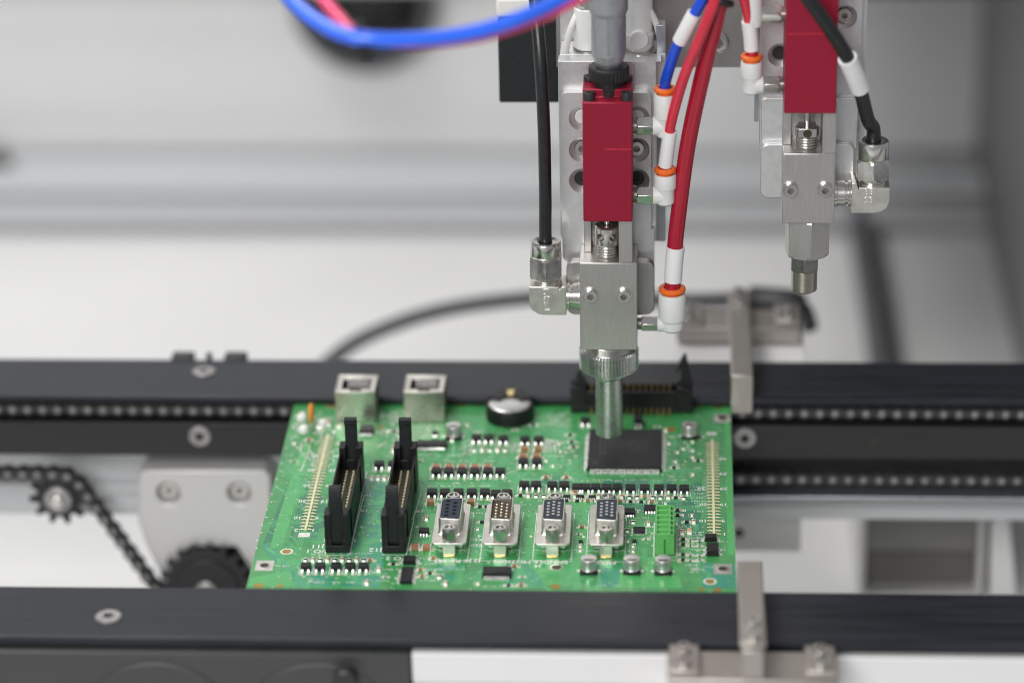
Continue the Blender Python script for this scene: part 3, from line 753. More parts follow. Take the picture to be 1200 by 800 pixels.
for px, py, r_ in ((303, 686, 1.8), (328, 686, 1.2), (651, 687, 1.8), (841, 691, 1.6), (822, 690, 1.2), (540, 474, 1.8), (562, 474, 1.4), (818, 476, 1.5), (842, 476, 2.0), (786, 503, 2.2), (447, 500, 1.3), (388, 476, 2.0)):
    p = B(px, py); build(MB().use('brass').lathe([(r_, 0)] * 2, (p.x, p.y, .072), n=24, caps=(False, True)), 'test_point', pcb)
for px, py, w_, d_ in ((356.5, 626.5, 4.2, 3.4), (834, 508, 3.8, 2.6)):
    mb = MB(); p = B(px, py); padbox(p.x, p.y, w_, d_, .07, 'pad'); build(mb, 'end_pad', pcb)
def pin_strip(x, y0, y1):
    mb = MB()
    mb.use('yellow').box(x - .42, x + .42, y0, y1, .07, .45)
    n = int((y1 - y0) / 2.54)
    for k in range(n):
        y = y0 + .4 + k * 2.54
        for s in (-1, 1):
            mb.use('yellow').box(x + s * .42, x + s * 2.5, y, y + .55, .07, .22)
            mb.use('pin').lathe([(.62, 0), (.34, .12)], (x + s * 1.25, y + 1.5, .075), n=12, caps=(False, False)); mb.use('hole').lathe([(.36, .02)] * 2, (x + s * 1.25, y + 1.5, .08), n=10, caps=(False, True))
            mb.use('hole').quad(x + s * 2.25 - .28, x + s * 2.25 + .28, y + .9, y + 1.6, .08)
    build(mb, 'pin_strip', pcb, bevel=0)
pin_strip(-73.7, -29.0, 50); pin_strip(74.5, -30.2, 47)

def bpart(mb, name, parent=pcb, **k): return build(mb, name, parent, **k)
# --- prototypes are built round the board's origin and then moved into place
def proto(mb, name, **k): return build(mb, name, pcb, **k)
def sub(mb, name, parent, **k): return build(mb, name, parent, **k)

# small two-legged power transistor (legs towards the viewer)
tr = proto(MB().use('chip').prism([(-1.45, .15), (2.1, .15), (2.1, .9), (1.8, 2.15), (-1.2, 2.15), (-1.45, 1.4)], -1.8, 1.8, 'x'), 'transistor', bevel=.12)
for s in (-1, 1):
    sub(MB().use('lead').prism([(-1.15, .95), (-1.85, .95), (-2.2, .26), (-3.1, .26), (-3.1, .08), (-2.1, .08), (-1.65, .75), (-1.15, .75)], s * 1.15 - .29, s * 1.15 + .29, 'x'), 'lead', tr)
sub(MB().use('lead').box(-1.5, 1.5, 1.8, 2.7, .08, .35), 'heat_tab', tr)
for s in (-1, 1): sub(MB().use('pad').lathe([(.46, 0), (.36, .22), (.15, .28)], (s * 1.15, -3.15, .06), n=14, caps=(False, True)), 'solder_joint', tr)
ut = []; FR = []
def transistors(L):
    for px, py in L:
        place(tr, ut, pcb, onz(px, py + 5.2, 0) + Vector((0, 1.35, 0)))
        q = o_ = onz(px, py + 5.2, 0); FR.append((q.x, q.y + 1.35))
transistors([(358, 664), (374.5, 664), (393.5, 664), (410, 664), (425.5, 664)])
transistors([(511, 552.5), (525.7, 552.5), (541, 552.5), (556, 552.5), (571.5, 552.5), (586, 552.5)])
transistors([(506, 577), (521, 577), (537, 577), (552.7, 577), (568, 577), (581, 578.5), (594, 578)])
transistors([(614, 568), (628, 568), (647, 568.5), (661, 568.5), (676, 571), (686, 571), (698, 571), (710.5, 571.5), (723, 571.5), (738.7, 572), (755.5, 572), (772, 572), (787, 572), (801.7, 572.5)])
transistors([(558, 513), (572.5, 513), (589.5, 514), (615, 515), (631, 515), (613, 541), (629, 541), (444, 544), (460, 544), (686, 493)])
for x, y in FR:
    sk.use('cream').quad(x - 1.7, x + 1.7, y + 2.2, y + 3.5, .06); sk.use('silk')
    for sx in (-1, 1):
        sline([(x + sx * 2.25, y - 3.9), (x + sx * 2.25, y + 1.9)], .22)
        sk.use('cream').quad(x + sx * 1.15 - .62, x + sx * 1.15 + .62, y - 4.3, y - 2.3, .06); sk.use('silk')
    sline([(x - 1.6, y + 3.9), (x + 1.6, y + 3.9)], .3)
# chip resistors and capacitors
def chipmb(key, l, d, h, ends='lead'):
    m = MB(); m.use(key).box(-l / 2 + .3, l / 2 - .3, -d / 2, d / 2, .08, h); m.use(ends).box(-l / 2, -l / 2 + .3, -d / 2 - .02, d / 2 + .02, .06, h + .02); m.box(l / 2 - .3, l / 2, -d / 2 - .02, d / 2 + .02, .06, h + .02)
    m.use('pad').box(-l / 2 - .45, -l / 2, -d / 2, d / 2, .04, .3); m.box(l / 2, l / 2 + .45, -d / 2, d / 2, .04, .3)
    return m
PR = {}; CH = []
def chip_part(kind, px, py, turn=False):
    spec = {'resistor': ('chip', 2.0, 1.25, .6), 'capacitor': ('tan', 2.0, 1.3, 1.0), 'brown_capacitor': ('tan', 3.2, 2.4, 1.7), 'led': ('redc', 2.0, 1.6, 1.3), 'orange_capacitor': ('orangec', 2.0, 1.7, 1.3), 'small_resistor': ('chip', 1.1, .9, .5)}[kind]
    nm = {'small_resistor': 'resistor', 'brown_capacitor': 'capacitor', 'orange_capacitor': 'capacitor'}.get(kind, kind)
    if (kind, turn) not in PR:
        m = chipmb(*spec)
        if turn: m.v = [(-v[1], v[0], v[2]) for v in m.v]
        PR[kind, turn] = (proto(m, nm, bevel=.06), [])
    o, u = PR[kind, turn]
    q = B(px, py); place(o, u, pcb, q)
    hx, hy = (1.0, 1.6) if turn else (1.8, .95)
    if spec[1] > 3: hx, hy = (1.7, 2.4) if turn else (2.4, 1.7)
    if spec[1] < 1.5: hx, hy = (.8, 1.2) if turn else (1.3, .75)
    CH.append((q.x, q.y, hx, hy))
for k in range(9): chip_part('capacitor' if k % 2 else 'resistor', 358 + k * 8.55, 656.5, True)
for px in (507, 522, 537, 552, 567): chip_part('brown_capacitor', px + 4.5, 549.2)
for px, py in ((615, 527), (631, 527), (613, 535.5), (629, 535.5), (505, 589.5), (552, 589.5), (486.5, 642), (500, 642.5)): chip_part('brown_capacitor', px, py + 1, False)
for k in range(22): chip_part(('resistor', 'capacitor', 'resistor')[k % 3], 610 + k * 9.1, 581 + k * .12, k % 4 != 0)
for k in range(9): chip_part(('resistor', 'resistor', 'capacitor')[k % 3], 664 + k * 12.5, 587 + k * .2, False)
for px in (562.5, 570): chip_part('resistor', px, 594)
for k in range(5): chip_part('capacitor' if k % 2 else 'resistor', 556 + k * 9, 527.5, True)
for k in range(5): chip_part('capacitor', 436 + k * 7.3, 561, True)
chip_part('led', 799.5, 625, True); chip_part('orange_capacitor', 808, 624, True)
for px, py in ((800.5, 632), (800.5, 638), (800.5, 650), (800.5, 656)): chip_part('resistor', px, py)
for px, py in ((809, 634), (809, 640), (809, 651), (809, 657), (820, 634), (820, 640), (820, 651), (820, 656)): chip_part('small_resistor', px, py)
for px, py in ((792, 541), (794, 530), (812, 518), (812, 528), (812, 536), (801, 526), (812, 556), (742, 640), (742, 646), (680, 640), (680, 645), (736, 634), (811, 604)): chip_part('small_resistor', px, py, True)
for px, py in ((461, 661), (603, 664), (596, 686), (611, 686), (493, 668), (495, 676), (504, 672), (434, 657), (670, 518), (672, 524), (668, 510), (794, 598), (794, 604), (656, 580), (674, 577), (462, 506), (400, 520)): chip_part('capacitor' if (px + py) % 2 else 'resistor', px, py)
for px, py in ((463, 528), (375, 500), (384, 497), (354, 489), (356, 503)): chip_part('brown_capacitor', px, py, True)

for px, py in ((352, 488), (362, 516), (372, 508), (345, 520), (380, 512), (392, 506), (398, 500), (455, 505), (470, 512), (492, 540), (484, 548), (530, 516), (540, 508), (548, 498), (604, 504), (625, 498), (640, 540), (648, 546), (660, 530), (655, 520), (664, 560), (640, 560), (780, 505), (770, 500), (784, 520), (790, 548), (820, 512), (818, 540), (780, 590), (788, 612), (742, 612), (760, 614), (757, 632), (735, 622), (727, 606), (725, 628), (678, 626), (682, 618), (560, 620), (565, 612), (500, 608), (508, 655), (515, 676), (522, 684), (560, 684), (612, 676), (452, 676), (444, 668), (430, 683), (813, 612), (805, 612)):
    chip_part(random.choice(('small_resistor', 'small_resistor', 'resistor', 'capacitor')), px, py, random.random() < .5)
for k, (x, y, hx, hy) in enumerate(CH):
    sk.use('cream')
    if hy > hx:
        for s in (-1, 1): sk.quad(x - hx * .9, x + hx * .9, y + s * hy - .35, y + s * hy + .35, .058)
        sk.use('silk'); sline([(x - hx - .35, y - hy), (x - hx - .35, y + hy)], .16)
    else:
        for s in (-1, 1): sk.quad(x + s * hx - .35, x + s * hx + .35, y - hy * .9, y + hy * .9, .058)
        sk.use('silk'); sline([(x - hx, y + hy + .35), (x + hx, y + hy + .35)], .16)
for k in range(150):
    px, py = random.choice(((random.uniform(610, 815), random.uniform(576, 590)), (random.uniform(500, 600), random.uniform(562, 600)), (random.uniform(795, 826), random.uniform(622, 662)), (random.uniform(730, 770), random.uniform(590, 645)), (random.uniform(350, 440), random.uniform(650, 684)), (random.uniform(455, 510), random.uniform(650, 686)), (random.uniform(655, 680), random.uniform(505, 550)), (random.uniform(780, 825), random.uniform(500, 560))))
    p = B(px, py); a, b = random.choice(((.5, .35), (.35, .5), (.7, .5))); sk.use('cream').quad(p.x - a, p.x + a, p.y - b, p.y + b, .054)
build(sk, 'ink_and_lands', pcb)  # white lettering and outlines together with the cream solder lands
# gull-wing chips: body, two rows of leads
def soic(px, py, w_, d_, h, n, turn=False, name='chip', marks=False):
    """(px,py) = centre of the footprint; leads along both long sides"""
    p = B(px, py); T = (lambda v: (-v[1], v[0], v[2])) if turn else (lambda v: v)
    m = MB().use('chip'); m.rings([[(x * k * w_ / 2, y * k2 * d_ / 2, z) for x, y in ((-1, -1), (1, -1), (1, 1), (-1, 1))] for k, k2, z in ((.97, .94, .15), (1, 1, h * .55), (.965, .92, h))])
    if marks:
        m.use('ink')
        for r_ in range(2):
            for i in range(6): m.quad(-w_ * .3 + i * w_ * .1, -w_ * .3 + i * w_ * .1 + w_ * .06, -d_ * .12 + r_ * d_ * .25, -d_ * .12 + r_ * d_ * .25 + d_ * .13, h + .006)
    m.v = [tuple(Vector(T(v)) + Vector((p.x, p.y, 0))) for v in m.v]
    b = build(m, name, pcb, bevel=.08)
    for s in (-1, 1):
        m = MB().use('lead'); pt = w_ * .9 / n
        for i in range(n):
            x = -w_ * .45 + pt * (i + .5)
            y0, y1, y2, y3 = [s * v for v in (d_ / 2 - .1, d_ / 2 + .25, d_ / 2 + .55, d_ / 2 + 1.15)]
            m.prism([(y0, h * .5), (y1, h * .5), (y2, .24), (y3, .24), (y3, .08), (y2 - s * .1, .08), (y1 - s * .12, h * .4), (y0, h * .4)], x - pt * .27, x + pt * .27, 'x')
        m.v = [tuple(Vector(T(v)) + Vector((p.x, p.y, 0))) for v in m.v]
        build(m, 'lead_row', b)
soic(582.5, 673.5, 10.2, 5.6, 2.2, 10, marks=True)
soic(736, 602, 5.0, 3.9, 1.6, 8)
soic(762, 598, 4.6, 3.9, 1.6, 4)
soic(506, 523, 11.6, 5.0, 1.8, 14, marks=True)
soic(430, 506, 5.6, 6.0, 2.0, 6)
soic(477, 676, 10.5, 4.4, 1.6, 12, True)
soic(480, 659, 3.6, 4.6, 2.0, 2, True)
soic(835, 647, 6.4, 4.4, 2.4, 2, True)
soic(833, 632.5, 3.0, 4.4, 2.0, 2, True)
soic(497, 625, 3.6, 3.2, 1.9, 3)
soic(510, 510, 2.2, 2.4, 1.6, 2)
soic(743.5, 636, 1.5, 2.0, 1.2, 2); soic(680.5, 636.5, 1.5, 1.8, 1.2, 2)
soic(748, 497, 3.4, 6.0, 3.6, 2)
for px, py in ((664, 583), (679, 583), (694, 583.5)): soic(px, py, 2.6, 1.5, 1.1, 3)
# square leadless chip with a ring of pads
p = B(749, 622.5)
b = build(MB().use('chip').box(p.x - 2.1, p.x + 2.1, p.y - 2.1, p.y + 2.1, .08, 1.0), 'square_chip', pcb, bevel=.1)
m = MB().use('pad')
for i in range(7):
    for s in (-1, 1):
        q = -1.65 + .55 * i
        m.box(p.x + q - .16, p.x + q + .16, p.y + s * 2.05, p.y + s * 2.75, .05, .28); m.box(p.x + s * 2.05, p.x + s * 2.75, p.y + q - .16, p.y + q + .16, .05, .28)
build(m, 'pad_ring', b)
# the large flat chip under the nozzle
x0, x1, y0, y1 = 27.3, 55.4, B(730, 547.5, 2.2).y, B(730, 503, 2.2).y
cx, cy, hw, hd = (x0 + x1) / 2, (y0 + y1) / 2, (x1 - x0) / 2, (y1 - y0) / 2
m = MB().use('chip'); m.rings([[(cx + x * (hw - i), cy + y * (hd - i), z) for x, y in ((-1, -1), (1, -1), (1, 1), (-1, 1))] for i, z in ((.35, .5), (0, 1.5), (.3, 2.55))])
b = build(m, 'processor_chip', pcb, bevel=.12)
b['label'] = 'large flat square black chip under the nozzle'
for ax in (0, 1):
    for s in (-1, 1):
        m = MB().use('lead'); H, D = (hd, hw) if ax else (hw, hd)
        n = 52; pt = 2 * (H - 1.0) / n
        for i in range(n):
            q = -H + 1.0 + pt * (i + .5); e0, e1, e2, e3 = [s * v for v in (D - .1, D + .35, D + .7, D + 1.35)]
            pr = [(e0, 1.55), (e1, 1.55), (e2, .26), (e3, .26), (e3, .09), (e2 - s * .1, .09), (e1 - s * .12, 1.4), (e0, 1.4)]
            if ax: m.prism([(cx + a, z) for a, z in pr], cy + q - pt * .3, cy + q + pt * .3, 'y')
            else: m.prism([(cy + a, z) for a, z in pr], cx + q - pt * .3, cx + q + pt * .3, 'x')
        build(m, 'lead_row', b)
m = MB().use('ink')
for r_ in range(5):
    for i in range(5 + (r_ * 3) % 4): m.quad(cx - 10 + i * 1.7, cx - 10 + i * 1.7 + 1.1, cy + 6 - r_ * 3.0, cy + 7.7 - r_ * 3.0, 2.562)
    for i in range(6): m.quad(cx + 1 + i * 1.3, cx + 1.9 + i * 1.3, cy + 5 - r_ * 2.4, cy + 6.3 - r_ * 2.4, 2.562)
m.lathe([(.9, 0)] * 2, (cx - hw + 3, cy - hd + 3.2, 2.562), n=20, caps=(False, True))
build(m, 'printed_marking', b)

# electrolytic cans
ca = proto(MB().use('can').lathe([(2.75, .9), (2.95, 1.3), (2.6, 1.75), (2.95, 2.2), (2.95, 4.9), (2.75, 5.3), (2.3, 5.35)], n=40), 'can_capacitor')
sub(MB().use('blackp').prism([(-3.1, -3.1), (3.1, -3.1), (3.1, 2.2), (2.2, 3.1), (-2.2, 3.1), (-3.1, 2.2)], .1, .95), 'base', ca, bevel=.15)
m = MB().use('brownp'); m.add([(2.28 * math.cos(R(200 + 14 * k)), 2.28 * math.sin(R(200 + 14 * k)), 5.37) for k in range(11)], [tuple(range(11))]); sub(m, 'polarity_mark', ca)
for s in (-1, 1): sub(MB().use('pad').box(s * 2.9, s * 4.2, -.55, .55, .06, .4), 'solder_joint', ca, bevel=.1)
uc = []
for px, py in ((690, 669), (740.5, 669), (777, 669.5), (808, 511), (532, 512)): place(ca, uc, pcb, B(px, py))

# box headers with ejector latches
def box_header(name, x0, x1, y0, y1, h, zl):
    m = MB().use('blackp'); t_ = 1.5
    m.box(x0, x1, y0, y1, .3, 3.0)
    m.box(x0, x0 + .85, y0 + 6, y1 - 6, 3.0, h - 2.4); m.box(x1 - .85, x1, y0 + 6, y1 - 6, 3.0, h - 2.4)
    for (a, b_) in ((y0, y0 + 6.0), (y1 - 6.0, y1)):
        m.box(x0, x0 + 2.5, a, b_, 3.0, h); m.box(x1 - 2.5, x1, a, b_, 3.0, h)
    m.box(x0 + 2.5, x1 - 2.5, y0 + 4.4, y0 + 6, 3.0, h - 5); m.box(x0 + 2.5, x1 - 2.5, y1 - 6, y1 - 4.4, 3.0, h - 5)
    m.box(x1 - .05, x1 + .45, y0 + 9, y0 + 11, 2, h - 3); m.box(x1 - .05, x1 + .45, y1 - 16, y1 - 14, 2, h - 3)
    b = build(m, name, pcb, bevel=.3)
    cx = (x0 + x1) / 2
    for yy, s in ((y0, 1), (y1, -1)):
        m = MB().use('blackm')
        Y = lambda d: yy + s * d
        m.prism([(Y(1.2), 3.2), (Y(.5), 5), (Y(.5), h), (Y(.1), h + 1), (Y(.1), zl - 2.2), (Y(.9), zl), (Y(3.6), zl), (Y(3.6), zl - 2.0), (Y(2.6), zl - 2.6), (Y(2.6), h - 1), (Y(3.9), 5), (Y(3.9), 3.2)], cx - 2.25, cx + 2.25, 'x')
        for k in range(4): m.box(cx - 1.2, cx + 1.2, Y(-.12 if s > 0 else 2.5), Y(.3 if s > 0 else 2.75), zl - 3.6 - k * .9, zl - 3.2 - k * .9)
        lt = build(m, 'latch', b, bevel=.25)
    m = MB(); n = int((y1 - y0 - 15) / 2.54)
    m.use('hole').box(x0 + .9, x1 - .9, y0 + 6.1, y1 - 6.1, 3.0, 6.6)
    ym = (y0 + y1) / 2
    for k in range(n):
        y = ym + (k - (n - 1) / 2) * 2.54
        for s in (-1, 1): m.use('pingold').box(cx + s * 1.27 - .33, cx + s * 1.27 + .33, y - .33, y + .33, 6.6, 7.7); 
    build(m, 'pins', b, bevel=0)
    for s in (-1, 1): build(MB().use('brownp').lathe([(.32, 0), (.28, .1)], (cx + s * 2.7, y0 - .0, 5.2), (0, -1, 0), 14), 'pivot_dot', b)
box_header('box_header', -64.6, -56.0, -46.3, 13.5, 15.5, 25.8)
box_header('box_header', -44.2, -35.8, -46.2, 13.6, 15.5, 25.8)
# far header, along the back edge
x0, x1, yf = 19.4, 67.0, 70.0
m = MB().use('blackp'); m.box(x0, x1, yf, yf + 8.8, .4, 3.5); m.box(x0 + 6, x1 - 6, yf, yf + 1.4, 3.5, 9.4); m.box(x0 + 6, x1 - 6, yf + 7.4, yf + 8.8, 3.5, 9.4)
for a, b_ in ((x0, x0 + 6), (x1 - 6, x1)): m.box(a, b_, yf, yf + 2.5, 3.5, 11.2); m.box(a, b_, yf + 6.3, yf + 8.8, 3.5, 11.2)
b = build(m, 'latch_header', pcb, bevel=.2)
for xx, s in ((x0, 1), (x1, -1)):
    X = lambda d: xx + s * d
    z1 = 23.5 if s < 0 else 16.5
    m = MB().use('blackm').prism([(X(1), 3.4), (X(.3), 8), (X(.2), 12), (X(1.6), z1 - 5), (X(2.6), z1), (X(3.4), z1), (X(6.6), z1 - 6), (X(6.4), z1 - 6.8), (X(4.4), z1 - 5.2), (X(4.6), 12), (X(5), 8), (X(4.5), 3.4)], yf + 2.7, yf + 6.1, 'y')
    build(m, 'latch', b, bevel=.25)
m = MB().use('dkgold')
for k in range(14):
    x = x0 + 8.2 + k * 2.34
    for s in (0, 1): m.box(x - .32, x + .32, yf + 3.1 + s * 2.54 - .32, yf + 3.1 + s * 2.54 + .32, 3.5, 9.9)
    m.box(x - .3, x + .3, yf - 1.8, yf, .3, .7); m.box(x - .3, x + .3, yf - .55, yf - .02, .7, 2.6)
build(m, 'pins', b)

# D-shaped serial connectors standing upright
def dshell(w0, w1, l, r=1.2, k=5):
    """outline: long along y, wider on the right"""
    P = []; pts = [(-w0 / 2, -l / 2 + .9), (w0 / 2, -l / 2), (w0 / 2, l / 2), (-w0 / 2, l / 2 - .9)]
    n = len(pts)
    for i in range(n):
        p, a, b_ = Vector(pts[i]), Vector(pts[i - 1]), Vector(pts[(i + 1) % n])
        u, v = (a - p).normalized() * r, (b_ - p).normalized() * r
        for j in range(k + 1):
            t_ = j / k; P.append(tuple((p + u) * (1 - t_) ** 2 + p * 2 * t_ * (1 - t_) + (p + v) * t_ * t_))
    return P
def serial(cx, kind):
    yc = -33.0; zf = 5.5
    m = MB().use('tin'); m.prism(rrect(cx - 6.25, cx + 6.25, yc - 15.4, yc + 15.4, 1.4), zf - .9, zf)
    m.use('tin').box(cx - 4.4, cx + 4.4, yc - 9, yc + 9, .2, zf - .9)
    b = build(m, 'serial_connector', pcb, bevel=.15)
    sh = [(cx + x, yc + y) for x, y in dshell(8.0, 8.0, 17.4)]; wide = [(cx + (x - 0) * 1.1, yc + y * 1.05) for x, y in dshell(8.0, 8.0, 17.4)]
    inn = [(cx + x * .90, yc + y * .95) for x, y in dshell(8.0, 8.0, 17.4)]
    m = MB().use('tin'); top = zf + 6.0
    m.rings([[(x, y, zf) for x, y in wide], [(x, y, zf + .7) for x, y in sh], [(x, y, top - .25) for x, y in sh], [(cx + (x - cx) * .97, yc + (y - yc) * .985, top) for x, y in sh], [(x, y, top) for x, y in inn], [(x, y, top - 4.2) for x, y in inn]], (False, False))
    build(m, 'shell', b)
    male = kind == 'pins'
    zt = top - .9 if male else top + .12
    m = MB().use('brownp' if male else 'insb').prism([(cx + (x - cx) * .985, yc + (y - yc) * .985) for x, y in inn], zf, zt)
    build(m, 'insulator', b, bevel=.12)
    m = MB()
    cols = ((-1.9, 0, 1.9) if kind != 'nine' else (-1.35, 1.35))
    for i, dx in enumerate(cols):
        n = 5 if (kind != 'nine' or i == 0) else 4
        for k in range(n):
            y = yc + (k - (n - 1) / 2) * (2.75 if kind == 'nine' else 2.35) + (.9 if i == 1 and kind != 'nine' else 0)
            if male: m.use('pingold').lathe([(.42, 0), (.42, .3), (.25, .4)], (cx + dx, y, zt), n=12)
            elif kind == 'nine': m.use('black').lathe([(.78, 0)] * 2, (cx + dx, y, zt + .006), n=16, caps=(False, True))
            else: m.use('silk').lathe([(.50, 0), (.26, .01)], (cx + dx, y, zt + .006), n=14, caps=(False, False)); m.use('hole').lathe([(.27, 0)] * 2, (cx + dx, y, zt + .01), n=10, caps=(False, True))
    build(m, 'contacts', b)
    for s in (-1, 1):
        y = yc + s * 12.5
        m = MB().use('steelc'); m.hexa((cx, y, zf + .02), (cx, y, zf + 4.6), 2.75, R(30), .5)
        m.lathe([(2.3, 0), (2.2, .5), (1.5, .55)], (cx, y, zf + 4.6), n=24, caps=(False, False)); m.use('steeld').lathe([(1.5, .55), (1.3, -1.2)], (cx, y, zf + 4.6), n=24, caps=(False, True))
        build(m, 'jack_screw', b, ang=16)
        m = MB().use('tin').box(cx - 2.3, cx + 2.3, y - 2.4, y + 1.8, .15, zf - .92); m.use('gold').box(cx - 2.0, cx + 2.0, y - 3.2, y - 2.4, .06, .5)
        build(m, 'mounting_post', b, bevel=.2)
serial(-20.1, 'nine'); serial(-1.9, 'pins'); serial(16.8, 'fifteen'); serial(35.9, 'fifteen')

# green plug terminal
x0, x1, y0, y1, h = 53.4, 60.2, -46.0, -23.0, 8.4
m = MB().use('greenp'); m.box(x0, x1, y0, y1, .2, h - 1.2); m.box(x0, x0 + .7, y0, y1, h - 1.2, h); m.box(x1 - 1.9, x1 - 1.3, y0, y1, h - 1.2, h); m.box(x1 - .35, x1, y0, y1, h - 1.2, h)
for k in range(7):
    y = y0 + .2 + k * (y1 - y0 - .9) / 6; m.box(x0 + .7, x1 - 1.9, y, y + .75, h - 1.2, h - .05); m.box(x1 - 1.3, x1 - .35, y, y + .55, h - 1.2, h - .1)
b = build(m, 'terminal_block', pcb, bevel=.1)
for k in range(6):
    y = y0 + .2 + (k + .5) * (y1 - y0 - .9) / 6 + .3
    build(MB().use('greend').box(x1 - 1.25, x1 - .4, y - 1.1, y + 1.1, h - 1.18, h - 1.1), 'slot', b)
m = MB().use('greend'); m.box((x0 + x1) / 2 - .25, (x0 + x1) / 2 + .25, y0 - .04, y0 + .2, .6, 6.4); build(m, 'key_groove', b)

# network jacks, opening upwards
def net_jack(x0, x1, yf, h):
    yb = yf + 15.6; m = MB().use('jack'); t_ = .5
    m.box(x0, x1, yf, yf + t_, .2, h); m.box(x0, x1, yb - t_, yb, .2, h); m.box(x0, x0 + t_, yf + t_, yb - t_, .2, h); m.box(x1 - t_, x1, yf + t_, yb - t_, .2, h)
    m.use('tin'); m.box(x0 + .02, x1 - .02, yf + .02, yf + .5, h, h + .25); m.box(x0 + .02, x0 + .5, yf + .5, yb - .5, h, h + .25); m.box(x1 - .5, x1 - .02, yf + .5, yb - .5, h, h + .25); m.box(x0 + .02, x1 - .02, yb - .5, yb - .02, h, h + .25)
    m.box(x0 + t_, x0 + 2.2, yf + t_, yb - t_, h - .5, h - .02); m.box(x1 - 2.2, x1 - t_, yf + t_, yb - t_, h - .5, h - .02)
    m.box(x0 + 2.2, x0 + 5.4, yf + t_, yf + 3.2, h - .5, h - .02); m.box(x1 - 5.4, x1 - 2.2, yf + t_, yf + 3.2, h - .5, h - .02)
    m.box(x0 + 2.2, x1 - 2.2, yb - 3.2, yb - t_, h - .5, h - .02)
    m.use('jack'); m.box(x0 - .35, x0, yf + 5, yf + 8, 2, 7); m.box(x1, x1 + .35, yf + 5, yf + 8, 2, 7)
    b = build(m, 'network_jack', pcb, bevel=.12)
    build(MB().use('blackp').box(x0 + .55, x1 - .55, yf + .55, yb - .55, .3, h - 6), 'insert', b)
    m = MB().use('pin')
    for k in range(8): m.prism([(yb - 3.3, h - .8), (yb - 3.3, h - 1.2), (yb - 4.8, h - 4.4), (yb - 4.8, h - 4.0)], x0 + 4.0 + k * 1.05, x0 + 4.45 + k * 1.05, 'x')
    build(m, 'contacts', b)
net_jack(-71.7, -56.2, 61, 13); net_jack(-45.0, -29.4, 61.2, 13)

# coin cell in its round holder
c = Vector((-4.0, 66.0, 0)); r_ = 9.4
m = MB().use('blackp'); m.lathe([(r_, .3), (r_, 5.6), (r_ - .4, 6.0), (r_ - 1.0, 6.0), (r_ - 1.0, 4.2)], c, n=56)
m.box(c.x - 5, c.x + 5, c.y + 6.5, c.y + 9.8, 6.0, 7.6)
m.prism([(c.x + q * math.cos(R(a)), c.y + q * math.sin(R(a))) for q, A in ((r_ - .02, range(20, 161, 10)), (r_ - 5.0, range(160, 19, -10))) for a in A], 6.0, 7.62)
b = build(m, 'battery_holder', pcb, bevel=.1)
m = MB().use('can').lathe([(8.2, 4.3), (8.2, 6.3), (7.6, 6.65), (2, 6.7)], c, n=56); build(m, 'coin_cell', b)
m = MB().use('gold').prism([(c.x - 1.5, c.y + 9.0), (c.x + 1.5, c.y + 9.0), (c.x + 1.2, c.y + 4.6), (c.x - 1.2, c.y + 4.6)], 7.65, 8.0); build(m, 'contact_spring', b, bevel=.1)
m = MB().use('blackp').box(c.x - 3.2, c.x + 3.2, c.y - r_ - .2, c.y - 7.4, 3, 5.0); build(m, 'finger_notch', b, bevel=.2)

# amber disc capacitor
p = B(364.5, 505)
m = MB().use('orangec'); m.lathe([(0.6, -1.1), (3.6, -.75), (4.0, 0), (3.6, .75), (.6, 1.1)], (p.x, p.y + 3.5, 6.0), (1, 0, 0), 28)
b = build(m, 'disc_capacitor', pcb)
for s in (-1, 1): build(MB().use('lead').cyl((p.x, p.y + 3.5 + s * 2, 0), (p.x, p.y + 3.5 + s * 2, 3.2), .3, n=8), 'lead', b)
for px, py in ((354, 492), (356, 506), (378, 499)):
    p = B(px, py); build(MB().use('silk').lathe([(1.9, .1), (1.9, 1.6), (1.5, 2.4), (.8, 2.7)], (p.x, p.y, 0), n=24), 'white_lens', pcb)
# ================================================================== dispensing heads
YB = 24.0                                     # front plane of both valve blocks
AY = 33.0                                     # plane of the vertical axes
PX = lambda px, py, y: ony(px, py, y).x
PZ = lambda py, y, px=713: ony(px, py, y).z

